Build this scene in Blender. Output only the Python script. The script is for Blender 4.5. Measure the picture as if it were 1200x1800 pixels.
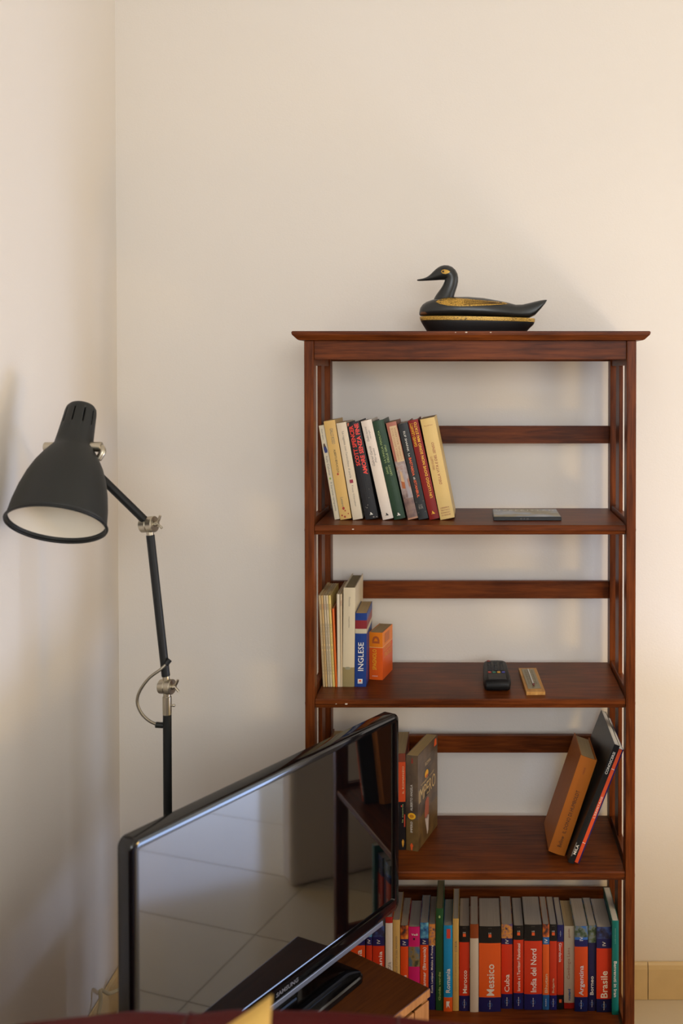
import bpy, bmesh, math, random
from mathutils import Vector, Matrix
from mathutils.bvhtree import BVHTree

for o in list(bpy.data.objects):
    bpy.data.objects.remove(o)
random.seed(7)
C = bpy.context.scene.collection
S = bpy.context.scene
PI = math.pi
R = math.radians

# ------------------------------------------------------------------ camera
EYE = 1.6254
cam_d = bpy.data.cameras.new('camera')
cam_d.sensor_fit = 'AUTO'
cam_d.sensor_width = 36.0
cam_d.lens = 35.0
cam_d.shift_x = (600 - 827.27) / 1800
cam_d.shift_y = (692.15 - 900) / 1800
cam_d.clip_start = 0.02
cam_d.dof.use_dof = True
cam_d.dof.focus_distance = 2.3
cam_d.dof.aperture_fstop = 2.8
cam = bpy.data.objects.new('camera', cam_d)
cam.location = (0, 0, EYE)
cam.rotation_euler = (PI / 2 - 0.0174, 0, 0)
C.objects.link(cam)
S.camera = cam

# ------------------------------------------------------------------ world, exposure
w = bpy.data.worlds.new('world')
S.world = w
w.use_nodes = True
bg = w.node_tree.nodes['Background']
bg.inputs[0].default_value = (0.75, 0.86, 1.0, 1)
bg.inputs[1].default_value = 1.0
S.view_settings.view_transform = 'Standard'
S.view_settings.look = 'None'
S.view_settings.gamma = 1.0
S.view_settings.use_curve_mapping = False
S.view_settings.exposure = 0.0


def area(name, loc, rot, sx, sy, power, col):
    l = bpy.data.lights.new(name, 'AREA')
    l.shape = 'RECTANGLE'
    l.size, l.size_y = sx, sy
    l.energy = power
    l.color = col
    o = bpy.data.objects.new(name, l)
    o.location = loc
    o.rotation_euler = rot
    C.objects.link(o)
    return o


# daylight through the window behind the camera and the glazed door on the right
area('window_daylight', (0.72, -2.36, 2.1), (R(90), 0, 0), 2.2, 1.1, 55, (0.94, 0.995, 1.03))
# door light split to shape the screen's reflection: bright below, dimmer above, shutter invented
area('door_daylight', (1.93, 2.0, 0.27), (R(90), 0, R(90)), 0.84, 0.46, 15, (0.66, 0.88, 1.42))
area('upper_door_daylight', (1.93, 2.0, 1.35), (R(90), 0, R(90)), 0.84, 1.6, 8, (0.95, 0.985, 0.99))
# added warm fill light low on the right, unseen, with no fixture
l = bpy.data.lights.new('warm_fill', 'POINT')
l.energy = 18
l.color = (1.0, 0.66, 0.22)
l.shadow_soft_size = 0.14
o = bpy.data.objects.new('warm_fill', l)
o.location = (1.3, 1.5, 0.75)
C.objects.link(o)


# ------------------------------------------------------------------ materials
def lin(c):
    def f(v):
        v /= 255.0
        return v / 12.92 if v <= 0.04045 else ((v + 0.055) / 1.055) ** 2.4
    return (f(c[0]), f(c[1]), f(c[2]), 1)


_m = {}


def mat(name, col, rough=0.5, metal=0.0, spec=0.5, var=0.0, scale=20, bump=0.0, bscale=200, coat=0.0, stretch=None, ior=None):
    """procedural material: base colour with noise variation and fine relief"""
    if name in _m:
        return _m[name]
    m = bpy.data.materials.new(name)
    m.use_nodes = True
    nt = m.node_tree
    b = nt.nodes['Principled BSDF']
    b.inputs['Base Color'].default_value = lin(col)
    b.inputs['Roughness'].default_value = rough
    b.inputs['Metallic'].default_value = metal
    b.inputs['Specular IOR Level'].default_value = spec
    if ior:
        b.inputs['IOR'].default_value = ior
    if coat:
        b.inputs['Coat Weight'].default_value = coat
        b.inputs['Coat Roughness'].default_value = 0.12
    if var or bump:
        tc = nt.nodes.new('ShaderNodeTexCoord')
        mp = nt.nodes.new('ShaderNodeMapping')
        nt.links.new(tc.outputs['Object'], mp.inputs['Vector'])
        if stretch:
            mp.inputs['Scale'].default_value = stretch
    if var:
        n = nt.nodes.new('ShaderNodeTexNoise')
        n.inputs['Scale'].default_value = scale
        n.inputs['Detail'].default_value = 5
        nt.links.new(mp.outputs['Vector'], n.inputs['Vector'])
        r = nt.nodes.new('ShaderNodeMix')
        r.data_type = 'RGBA'
        a, c = [tuple(list(max(0, min(1, v * k)) for v in lin(col)[:3]) + [1]) for k in (1 - var, 1 + var)]
        r.inputs['A'].default_value = a
        r.inputs['B'].default_value = c
        nt.links.new(n.outputs['Fac'], r.inputs['Factor'])
        nt.links.new(r.outputs['Result'], b.inputs['Base Color'])
    if bump:
        n2 = nt.nodes.new('ShaderNodeTexNoise')
        n2.inputs['Scale'].default_value = bscale
        n2.inputs['Detail'].default_value = 3
        nt.links.new(mp.outputs['Vector'], n2.inputs['Vector'])
        bp = nt.nodes.new('ShaderNodeBump')
        bp.inputs['Strength'].default_value = bump
        bp.inputs['Distance'].default_value = 0.002
        nt.links.new(n2.outputs['Fac'], bp.inputs['Height'])
        nt.links.new(bp.outputs['Normal'], b.inputs['Normal'])
    _m[name] = m
    return m


def wood(name, dark, light, axis, rough=0.38, coat=0.25, scale=9):
    """stained wood: grain runs along the given axis (0 x, 1 y, 2 z)"""
    m = bpy.data.materials.new(name)
    m.use_nodes = True
    nt = m.node_tree
    b = nt.nodes['Principled BSDF']
    tc = nt.nodes.new('ShaderNodeTexCoord')
    mp = nt.nodes.new('ShaderNodeMapping')
    s = [14.0, 14.0, 14.0]
    s[axis] = 1.0
    mp.inputs['Scale'].default_value = s
    nt.links.new(tc.outputs['Object'], mp.inputs['Vector'])
    n = nt.nodes.new('ShaderNodeTexNoise')
    n.inputs['Scale'].default_value = scale
    n.inputs['Detail'].default_value = 8
    n.inputs['Roughness'].default_value = 0.6
    n.inputs['Distortion'].default_value = 0.4
    nt.links.new(mp.outputs['Vector'], n.inputs['Vector'])
    big = nt.nodes.new('ShaderNodeTexNoise')
    big.inputs['Scale'].default_value = 5
    nt.links.new(tc.outputs['Object'], big.inputs['Vector'])
    ad = nt.nodes.new('ShaderNodeMath')
    ad.operation = 'MULTIPLY_ADD'
    nt.links.new(big.outputs['Fac'], ad.inputs[0])
    ad.inputs[1].default_value = 0.7
    ad.inputs[2].default_value = -0.35
    sm = nt.nodes.new('ShaderNodeMath')
    sm.operation = 'ADD'
    nt.links.new(n.outputs['Fac'], sm.inputs[0])
    nt.links.new(ad.outputs[0], sm.inputs[1])
    cr = nt.nodes.new('ShaderNodeValToRGB')
    cr.color_ramp.elements[0].position = 0.3
    cr.color_ramp.elements[0].color = lin(dark)
    cr.color_ramp.elements[1].position = 0.72
    cr.color_ramp.elements[1].color = lin(light)
    nt.links.new(sm.outputs[0], cr.inputs['Fac'])
    nt.links.new(cr.outputs['Color'], b.inputs['Base Color'])
    b.inputs['Roughness'].default_value = rough
    b.inputs['Specular IOR Level'].default_value = 0.14
    bp = nt.nodes.new('ShaderNodeBump')
    bp.inputs['Strength'].default_value = 0.08
    bp.inputs['Distance'].default_value = 0.001
    nt.links.new(n.outputs['Fac'], bp.inputs['Height'])
    nt.links.new(bp.outputs['Normal'], b.inputs['Normal'])
    return m


def picture(name, cols, scale=45, contrast=(0.35, 0.65)):
    """printed picture strip: patches of the given colours"""
    m = bpy.data.materials.new(name)
    m.use_nodes = True
    nt = m.node_tree
    b = nt.nodes['Principled BSDF']
    tc = nt.nodes.new('ShaderNodeTexCoord')
    n = nt.nodes.new('ShaderNodeTexNoise')
    n.inputs['Scale'].default_value = scale
    n.inputs['Detail'].default_value = 4
    nt.links.new(tc.outputs['Object'], n.inputs['Vector'])
    cr = nt.nodes.new('ShaderNodeValToRGB')
    k = len(cols)
    el = cr.color_ramp.elements
    while len(el) < k:
        el.new(0.5)
    for i, c in enumerate(cols):
        el[i].position = contrast[0] + (contrast[1] - contrast[0]) * i / (k - 1)
        el[i].color = lin(c)
    nt.links.new(n.outputs['Fac'], cr.inputs['Fac'])
    nt.links.new(cr.outputs['Color'], b.inputs['Base Color'])
    b.inputs['Roughness'].default_value = 0.4
    return m


def paper(name, col, axis=0, freq=700):
    """page block: thin leaf lines across the given local axis"""
    m = bpy.data.materials.new(name)
    m.use_nodes = True
    nt = m.node_tree
    b = nt.nodes['Principled BSDF']
    tc = nt.nodes.new('ShaderNodeTexCoord')
    mp = nt.nodes.new('ShaderNodeMapping')
    s = [6.0, 6.0, 6.0]
    s[axis] = freq
    mp.inputs['Scale'].default_value = s
    nt.links.new(tc.outputs['Object'], mp.inputs['Vector'])
    n = nt.nodes.new('ShaderNodeTexNoise')
    n.inputs['Scale'].default_value = 1.0
    n.inputs['Detail'].default_value = 3
    nt.links.new(mp.outputs['Vector'], n.inputs['Vector'])
    r = nt.nodes.new('ShaderNodeMix')
    r.data_type = 'RGBA'
    base = lin(col)
    r.inputs['A'].default_value = tuple([v * 0.72 for v in base[:3]] + [1])
    r.inputs['B'].default_value = tuple([min(1, v * 1.22) for v in base[:3]] + [1])
    nt.links.new(n.outputs['Fac'], r.inputs['Factor'])
    nt.links.new(r.outputs['Result'], b.inputs['Base Color'])
    b.inputs['Roughness'].default_value = 0.85
    bp = nt.nodes.new('ShaderNodeBump')
    bp.inputs['Strength'].default_value = 0.3
    bp.inputs['Distance'].default_value = 0.001
    nt.links.new(n.outputs['Fac'], bp.inputs['Height'])
    nt.links.new(bp.outputs['Normal'], b.inputs['Normal'])
    return m


WALL = mat('wall_paint', (237, 229, 219), 0.75, spec=0.2, var=0.02, scale=1.5, bump=0.12, bscale=260)
CEIL = mat('ceiling_paint', (244, 240, 232), 0.85, spec=0.2, var=0.01, scale=2)
WOOD_X = wood('stained_wood_x', (70, 30, 8), (122, 61, 22), 0)
WOOD_Y = wood('stained_wood_y', (70, 30, 8), (122, 61, 22), 1)
WOOD_Z = wood('stained_wood_z', (70, 30, 8), (122, 61, 22), 2)
PAGE = paper('page_paper', (205, 198, 184))
PAGE_OLD = paper('page_paper_yellowed', (178, 154, 112))
PAGE_GREY = paper('page_paper_grey', (172, 164, 154))


# ------------------------------------------------------------------ mesh helpers
def link(name, me, parent=None, loc=(0, 0, 0), rot=(0, 0, 0)):
    o = bpy.data.objects.new(name, me)
    C.objects.link(o)
    o.location = loc
    o.rotation_euler = rot
    if parent is not None:
        o.parent = parent
    return o


def obj(name, bm, mats, parent=None, loc=(0, 0, 0), rot=(0, 0, 0), smooth=False, angle=None):
    me = bpy.data.meshes.new(name)
    bmesh.ops.recalc_face_normals(bm, faces=bm.faces[:])
    bm.to_mesh(me)
    bm.free()
    for m in (mats if isinstance(mats, (list, tuple)) else [mats]):
        me.materials.append(m)
    if smooth:
        for p in me.polygons:
            p.use_smooth = True
        if angle:
            try:
                me.set_sharp_from_angle(angle=R(angle))
            except Exception:
                pass
    return link(name, me, parent, loc, rot)


def thing(name, label, cat, loc=(0, 0, 0), rot=(0, 0, 0), group=None):
    o = link(name, None, None, loc, rot)
    o.empty_display_size = 0.05
    tag(o, label, cat, group)
    return o


def tag(o, label, cat, group=None):
    o['label'] = label
    o['category'] = cat
    if group:
        o['group'] = group
    return o


def structure(o):
    o['kind'] = 'structure'
    return o


def box(x0, x1, y0, y1, z0, z1, bev=0.0, seg=2, bm=None):
    b = bmesh.new()
    vs = [b.verts.new(p) for p in ((x0, y0, z0), (x1, y0, z0), (x1, y1, z0), (x0, y1, z0),
                                   (x0, y0, z1), (x1, y0, z1), (x1, y1, z1), (x0, y1, z1))]
    for f in ((0, 3, 2, 1), (4, 5, 6, 7), (0, 1, 5, 4), (1, 2, 6, 5), (2, 3, 7, 6), (3, 0, 4, 7)):
        b.faces.new([vs[i] for i in f])
    if bev:
        bmesh.ops.bevel(b, geom=b.edges[:], offset=bev, segments=seg, affect='EDGES', profile=0.5)
    return merge(bm, b)


def merge(bm, b):
    if bm is None:
        return b
    me = bpy.data.meshes.new('tmp')
    b.to_mesh(me)
    b.free()
    bm.from_mesh(me)
    bpy.data.meshes.remove(me)
    return bm


def lathe(prof, seg=32, bm=None, axis=(0, 0, 1), origin=(0, 0, 0), cap=True):
    """prof: (radius, height) pairs turned about an axis"""
    b = bmesh.new()
    z = Vector(axis).normalized()
    x = z.orthogonal().normalized()
    y = z.cross(x)
    o = Vector(origin)
    rings = []
    for r, h in prof:
        if r < 1e-6:
            rings.append([b.verts.new(o + z * h)])
        else:
            rings.append([b.verts.new(o + z * h + (x * math.cos(2 * PI * i / seg) + y * math.sin(2 * PI * i / seg)) * r)
                          for i in range(seg)])
    for a, c in zip(rings, rings[1:]):
        for i in range(seg):
            j = (i + 1) % seg
            if len(a) == 1 and len(c) == 1:
                continue
            if len(a) == 1:
                b.faces.new((a[0], c[i], c[j]))
            elif len(c) == 1:
                b.faces.new((a[i], a[j], c[0]))
            else:
                b.faces.new((a[i], a[j], c[j], c[i]))
    if cap:
        for rg in (rings[0], rings[-1]):
            if len(rg) > 2:
                b.faces.new(rg)
    return merge(bm, b)


def rod(p0, p1, r, seg=16, bm=None, bev=0.0):
    p0, p1 = Vector(p0), Vector(p1)
    L = (p1 - p0).length
    pr = [(r, 0), (r, L)] if not bev else [(r - bev, 0), (r, bev), (r, L - bev), (r - bev, L)]
    return lathe(pr, seg, bm, axis=(p1 - p0), origin=p0)


def tube(pts, r, seg=10, bm=None):
    b = bmesh.new()
    pts = [Vector(p) for p in pts]
    prev = None
    rings = []
    for i, p in enumerate(pts):
        t = (pts[min(i + 1, len(pts) - 1)] - pts[max(i - 1, 0)]).normalized()
        if prev is None:
            x = t.orthogonal().normalized()
        else:
            x = (prev - t * prev.dot(t)).normalized()
        prev = x
        y = t.cross(x)
        rings.append([b.verts.new(p + (x * math.cos(2 * PI * k / seg) + y * math.sin(2 * PI * k / seg)) * r) for k in range(seg)])
    for a, c in zip(rings, rings[1:]):
        for k in range(seg):
            b.faces.new((a[k], a[(k + 1) % seg], c[(k + 1) % seg], c[k]))
    b.faces.new(rings[0])
    b.faces.new(rings[-1])
    return merge(bm, b)


def spline(pts, n=8):
    pts = [Vector(p) for p in pts]
    out = []
    for i in range(len(pts) - 1):
        p0 = pts[max(i - 1, 0)]
        p1, p2 = pts[i], pts[i + 1]
        p3 = pts[min(i + 2, len(pts) - 1)]
        for k in range(n):
            t = k / n
            out.append(0.5 * ((2 * p1) + (p2 - p0) * t + (2 * p0 - 5 * p1 + 4 * p2 - p3) * t * t + (3 * p1 - p0 - 3 * p2 + p3) * t ** 3))
    out.append(pts[-1])
    return out


def prism(poly, h, axis=2, off=0.0, bm=None):
    """polygon (2D) extruded along an axis"""
    b = bmesh.new()

    def P(u, v, t):
        return ((t, u, v), (u, t, v), (u, v, t))[axis]
    a = [b.verts.new(P(u, v, off)) for u, v in poly]
    c = [b.verts.new(P(u, v, off + h)) for u, v in poly]
    n = len(poly)
    b.faces.new(a)
    b.faces.new(c)
    for i in range(n):
        b.faces.new((a[i], a[(i + 1) % n], c[(i + 1) % n], c[i]))
    return merge(bm, b)


# ------------------------------------------------------------------ lettering (flat print)
def glyphs(s, bold=0.0, shear=0.0, res=2):
    cu = bpy.data.curves.new('lettering', 'FONT')
    cu.body = s
    cu.size = 1.0
    cu.resolution_u = res
    cu.offset = bold
    cu.shear = shear
    o = bpy.data.objects.new('lettering', cu)
    me = bpy.data.meshes.new_from_object(o)
    bpy.data.objects.remove(o)
    bpy.data.curves.remove(cu)
    return me


def text(name, s, m, parent, fn, L, H, bold=0.0, shear=0.0):
    """s is laid out in a box L long and H high; fn maps (u, v) to a point of the parent"""
    me = glyphs(s, bold, shear)
    us = [v.co.x for v in me.vertices]
    vs = [v.co.y for v in me.vertices]
    if not us:
        return None
    u0, u1, v0, v1 = min(us), max(us), min(vs), max(vs)
    for v in me.vertices:
        p = fn((v.co.x - u0) / (u1 - u0) * L, (v.co.y - v0) / max(1e-6, v1 - v0) * H)
        v.co = p
    me.materials.append(m)
    me.name = name
    return link(name, me, parent)


WHITE_INK = mat('white_ink', (235, 230, 220), 0.5)
BLACK_INK = mat('black_ink', (28, 26, 26), 0.5)
GREY_INK = mat('grey_ink', (120, 112, 104), 0.5)
RED_INK = mat('red_ink', (232, 62, 48), 0.5)
DARKRED_INK = mat('dark_red_ink', (150, 48, 40), 0.5)
GOLD_INK = mat('yellow_ink', (240, 180, 40), 0.5)
GREEN_INK = mat('pale_green_ink', (170, 190, 120), 0.5)
TAN_INK = mat('tan_ink', (214, 190, 150), 0.5)
BLUE_INK = mat('blue_ink', (40, 90, 160), 0.5)
ORANGE_INK = mat('orange_ink', (235, 96, 40), 0.5)


# ------------------------------------------------------------------ books
class Book:
    """spine faces -Y, local x in 0..t, y in 0..d, z in 0..h"""

    def __init__(self, label, t, h, d, loc, lean=0.0, yaw=0.0, bands=None, cover=(200, 190, 170), pages=None,
                 hard=False, bulge=0.0012, group=None, name='book', rough=0.42, page_drop=None):
        self.t, self.h, self.d = t, h, d
        self.bulge = bulge
        x, y, z = loc
        if lean > 0:
            z += t * math.sin(lean)
        self.o = thing(name, label, 'book', (x, y, z + 0.0004), (0, 0, 0), group)
        self.o.rotation_euler = (Matrix.Rotation(yaw, 3, 'Z') @ Matrix.Rotation(lean, 3, 'Y')).to_euler()
        c = 0.0024 if hard else min(0.0009, t * 0.12)
        N = 6
        po = [(0, d)] + [(t * i / N, self.spine_y(t * i / N)) for i in range(N + 1)] + [(t, d)]
        pi_ = [(c, d)] + [(min(max(t * i / N, c), t - c), self.spine_y(t * i / N) + c) for i in range(N + 1)] + [(t - c, d)]
        bands = bands or [(0, h, cover)]
        mats, zs, idx = [], [bands[0][0]], []
        for a, b_, m in bands:
            mm = m if not isinstance(m, tuple) else mat('cover_%d_%d_%d' % m, m, rough, var=0.05, scale=30, spec=0.3)
            if mm not in mats:
                mats.append(mm)
            zs.append(b_)
            idx.append(mats.index(mm))
        b = bmesh.new()
        k = len(po)
        ro = [[b.verts.new((p[0], p[1], zz)) for p in po] for zz in zs]
        ri = [[b.verts.new((p[0], p[1], zz)) for p in pi_] for zz in zs]
        for q in range(len(zs) - 1):
            for i in range(k - 1):
                f = b.faces.new((ro[q][i], ro[q][i + 1], ro[q + 1][i + 1], ro[q + 1][i]))
                f.material_index = idx[q]
                f = b.faces.new((ri[q][i], ri[q + 1][i], ri[q + 1][i + 1], ri[q][i + 1]))
                f.material_index = idx[q]
            for i in (0, k - 1):
                f = b.faces.new((ro[q][i], ro[q + 1][i], ri[q + 1][i], ri[q][i]))
                f.material_index = idx[q]
        for q, rr in ((0, idx[0]), (len(zs) - 1, idx[-1])):
            for i in range(k - 1):
                f = b.faces.new((ro[q][i], ro[q][i + 1], ri[q][i + 1], ri[q][i]))
                f.material_index = rr
        self.cover = obj('cover', b, mats, self.o)
        drop = page_drop if page_drop is not None else (0.004 if hard else 0.0006)
        bot = 0.003 if hard else 0.0004
        g = 0.0003
        b = bmesh.new()
        n = 8
        zt = h - drop
        fo = 0.004 if hard else 0.0006
        ring = [(c + g, d - fo)] + [(c + g + (t - 2 * c - 2 * g) * i / n, self.spine_y(c + (t - 2 * c) * i / n) + c + g) for i in range(n + 1)] + [(t - c - g, d - fo)]
        lo = [b.verts.new((p[0], p[1], bot)) for p in ring]
        hi = [b.verts.new((p[0], p[1], zt)) for p in ring]
        b.faces.new(lo)
        b.faces.new(hi)
        for i in range(len(ring)):
            j = (i + 1) % len(ring)
            b.faces.new((lo[i], lo[j], hi[j], hi[i]))
        obj('pages', b, pages or PAGE, self.o)

    def spine_y(self, x):
        q = (x - self.t / 2) / (self.t / 2)
        return -self.bulge * (1 - q * q)

    def up(self, s, m, z0, z1, x0, x1, name='title', **kw):
        """spine lettering read from the bottom to the top; x0..x1 is the band it fills (left = ascender side)"""
        def fn(u, v):
            x = x1 - v
            return (x, self.spine_y(x) - 0.0005, z0 + u)
        return text(name, s, m, self.cover, fn, z1 - z0, x1 - x0, **kw)

    def down(self, s, m, z0, z1, x0, x1, name='title', **kw):
        def fn(u, v):
            x = x0 + v
            return (x, self.spine_y(x) - 0.0005, z1 - u)
        return text(name, s, m, self.cover, fn, z1 - z0, x1 - x0, **kw)

    def flat(self, s, m, x0, x1, z0, z1, name='title', **kw):
        def fn(u, v):
            x = x0 + u
            return (x, self.spine_y(x) - 0.0005, z0 + v)
        return text(name, s, m, self.cover, fn, x1 - x0, z1 - z0, **kw)

    def poly(self, polys, m, name='publisher_mark', side=False):
        """flat printed shapes on the spine, each a list of (x, z); on the right cover, of (y, z)"""
        b = bmesh.new()
        for p in polys:
            vs = [b.verts.new((self.t + 0.0005, q[0], q[1]) if side else (q[0], self.spine_y(q[0]) - 0.0006, q[1])) for q in p]
            try:
                b.faces.new(vs)
            except ValueError:
                pass
        bmesh.ops.triangulate(b, faces=b.faces[:])
        o = obj(name, b, m, self.cover)
        return o

    def disc(self, cx, cz, rx, rz, m, name='emblem', side=False, n=20):
        return self.poly([[(cx + rx * math.cos(2 * PI * i / n), cz + rz * math.sin(2 * PI * i / n)) for i in range(n)]], m, name, side)

    def arrow_a(self, cx, cz, s, m):
        """small publisher's mark: slanted split triangle"""
        self.poly([[(cx - s, cz - s * 0.8), (cx - s * 0.45, cz - s * 0.8), (cx - s * 0.55, cz - s * 0.15)],
                   [(cx - s * 0.2, cz - s * 0.8), (cx + s, cz - s * 0.8), (cx - s * 0.15, cz + s * 0.9), (cx - s * 0.5, cz + s * 0.25)]], m)

    def side_text(self, s, m, y0, y1, z0, z1, name='title', rise=0.0, **kw):
        def fn(u, v):
            return (self.t + 0.0005, y0 + u, z0 + v + rise * u)
        return text(name, s, m, self.cover, fn, y1 - y0, z1 - z0, **kw)

    def guide_mark(self, cx, cz, s):
        """ring with an upright bar through it"""
        ring = []
        n = 18
        for i in range(n):
            a0, a1 = 2 * PI * i / n, 2 * PI * (i + 1) / n
            ro, ri = s, s * 0.8
            ring.append([(cx + ro * math.cos(a0), cz + ro * math.sin(a0)), (cx + ro * math.cos(a1), cz + ro * math.sin(a1)),
                         (cx + ri * math.cos(a1), cz + ri * math.sin(a1)), (cx + ri * math.cos(a0), cz + ri * math.sin(a0))])
        self.poly(ring, BLUE_INK, 'emblem_ring')
        self.up('lonely planet', WHITE_INK, cz - s * 1.9, cz + s * 1.9, cx - s * 0.28, cx + s * 0.28, 'publisher_name', bold=0.03)


# ------------------------------------------------------------------ room shell
XL, XR, YB, YF, HT = -0.9158, 1.98, 2.579, -2.4, 2.95
structure(obj('wall_back', box(XL - 0.12, XR + 0.12, YB, YB + 0.12, 0, HT), WALL))
structure(obj('wall_left', box(XL - 0.12, XL, YF, YB, 0, HT), WALL))
structure(obj('ceiling', box(XL - 0.12, XR + 0.12, YF - 0.12, YB + 0.12, HT, HT + 0.1), CEIL))
wx0, wx1, wz0, wz1 = -0.45, 1.88, 1.5, 2.7
b = box(XL - 0.12, wx0, YF - 0.12, YF, 0, HT)
box(wx1, XR + 0.12, YF - 0.12, YF, 0, HT, bm=b)
box(wx0, wx1, YF - 0.12, YF, 0, wz0, bm=b)
box(wx0, wx1, YF - 0.12, YF, wz1, HT, bm=b)
structure(obj('wall_front', b, WALL))
dy0, dy1, dz1 = 1.55, 2.45, 2.2
b = box(XR, XR + 0.12, YF, dy0, 0, HT)
box(XR, XR + 0.12, dy1, YB, 0, HT, bm=b)
box(XR, XR + 0.12, dy0, dy1, dz1, HT, bm=b)
structure(obj('wall_right', b, WALL))
# pier standing out of the back wall, right of the frame
structure(obj('trim_1', box(0.835, 0.94, 2.25, YB, 0, 0.72, bev=0.02, seg=4), WALL))

FRAME = mat('window_frame_paint', (240, 238, 232), 0.35, var=0.02)
GLASS = mat('window_glass', (255, 255, 255), 0.0)
_g = GLASS.node_tree.nodes['Principled BSDF']
_g.inputs['Transmission Weight'].default_value = 1.0
_g.inputs['IOR'].default_value = 1.1


def glazing(name, a0, a1, z0, z1, plane, horizontal):
    """window sash with a middle mullion; horizontal: runs along x at y=plane, else along y at x=plane"""
    def bx(u0, u1, v0, v1, t0, t1, bm=None):
        if horizontal:
            return box(u0, u1, plane + t0, plane + t1, v0, v1, 0.004, 1, bm)
        return box(plane + t0, plane + t1, u0, u1, v0, v1, 0.004, 1, bm)
    f = bx(a0, a1, z0, z0 + 0.06, -0.03, 0.03)
    bx(a0, a1, z1 - 0.06, z1, -0.03, 0.03, f)
    bx(a0, a0 + 0.06, z0, z1, -0.03, 0.03, f)
    bx(a1 - 0.06, a1, z0, z1, -0.03, 0.03, f)
    mid = (a0 + a1) / 2
    bx(mid - 0.05, mid + 0.05, z0, z1, -0.03, 0.03, f)
    o = structure(obj(name, f, FRAME))
    for u0, u1 in ((a0 + 0.05, mid - 0.04), (mid + 0.04, a1 - 0.05)):
        obj('pane', bx(u0, u1, z0 + 0.05, z1 - 0.05, -0.003, 0.003), GLASS, o)
    return o


glazing('window_1', wx0, wx1, wz0, wz1, YF - 0.06, True)
glazing('window_2', dy0, dy1, 0.0, dz1, XR + 0.06, False)

# floor of square tiles laid diagonally
FLOORB = mat('grout', (150, 140, 122), 0.9, var=0.1, scale=60)
TILE = mat('floor_tile', (218, 205, 180), 0.14, spec=0.32, var=0.05, scale=6, bump=0.03, bscale=30)
fl = structure(obj('floor', box(XL - 0.12, XR + 0.12, YF - 0.12, YB + 0.12, -0.1, -0.002), FLOORB))


def clip(poly, x0, x1, y0, y1):
    for ax, lim, sg in ((0, x0, 1), (0, x1, -1), (1, y0, 1), (1, y1, -1)):
        out = []
        for i in range(len(poly)):
            p, q = poly[i], poly[(i + 1) % len(poly)]
            ip, iq = sg * (p[ax] - lim) >= 0, sg * (q[ax] - lim) >= 0
            if ip:
                out.append(p)
            if ip != iq:
                t = (lim - p[ax]) / (q[ax] - p[ax])
                out.append((p[0] + (q[0] - p[0]) * t, p[1] + (q[1] - p[1]) * t))
        poly = out
        if len(poly) < 3:
            return []
    return poly


PER, PER2, GAP = 0.327, 0.654, 0.003
r2 = math.sqrt(0.5)
for i in range(-14, 14):
    for j in range(-14, 14):
        u0, v0 = 2.245 + PER * i + GAP / 2, 1.03 + PER2 * j + GAP / 2
        u1, v1 = u0 + PER - GAP, v0 + PER2 - GAP
        if (u0 + u1) / 2 * r2 - (v0 + v1) / 2 * r2 < -1.4:
            continue
        pl = [((u - v) * r2, (u + v) * r2) for u, v in ((u0, v0), (u1, v0), (u1, v1), (u0, v1))]
        pl = clip(pl, XL, XR, -1.7, YB)
        if len(pl) < 3:
            continue
        area2 = abs(sum(pl[k][0] * pl[(k + 1) % len(pl)][1] - pl[(k + 1) % len(pl)][0] * pl[k][1] for k in range(len(pl))))
        if area2 < 0.004:
            continue
        obj('tile', prism(pl, 0.0018, 2, -0.0018), TILE, fl)

# tiled baseboard along the back and left walls
SKIRT = mat('baseboard_tile', (220, 194, 146), 0.3, var=0.12, scale=14, bump=0.03, bscale=40)


def skirting(name, pts, thick):
    """row of tiles with rounded top edges"""
    base = None
    for k, (u0, u1) in enumerate(pts):
        prof = [(0, 0.001), (thick, 0.001), (thick, 0.078), (thick * 0.8, 0.089), (thick * 0.4, 0.094), (0, 0.095)]
        yield u0, u1, prof


sb = bmesh.new()
box(XL, 0.83, YB - 0.002, YB, 0, 0.09, bm=sb)
bb = structure(obj('baseboard_back', sb, FLOORB))
x = 0.4615 - 0.33 * 5
while x < 0.82:
    u0, u1 = max(x + 0.001, XL + 0.012), min(x + 0.329, 0.829)
    if u1 - u0 > 0.02:
        t = 0.012
        pr = [(YB - 0.002, 0.001), (YB - t, 0.001), (YB - t, 0.080), (YB - t * 0.8, 0.090), (YB - t * 0.45, 0.095), (YB - 0.002, 0.096)]
        obj('tile', prism(pr, u1 - u0, 0, u0), SKIRT, bb)
    x += 0.33
sb = bmesh.new()
box(XL, XL + 0.002, YF, YB, 0, 0.09, bm=sb)
bl = structure(obj('baseboard_left', sb, FLOORB))
y = YB - 0.001
while y > -0.3:
    t = 0.012
    pr = [(XL + 0.002, 0.001), (XL + t, 0.001), (XL + t, 0.080), (XL + t * 0.8, 0.090), (XL + t * 0.45, 0.095), (XL + 0.002, 0.096)]
    obj('tile', prism(pr, 0.328, 1, y - 0.328), SKIRT, bl)
    y -= 0.33

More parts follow.
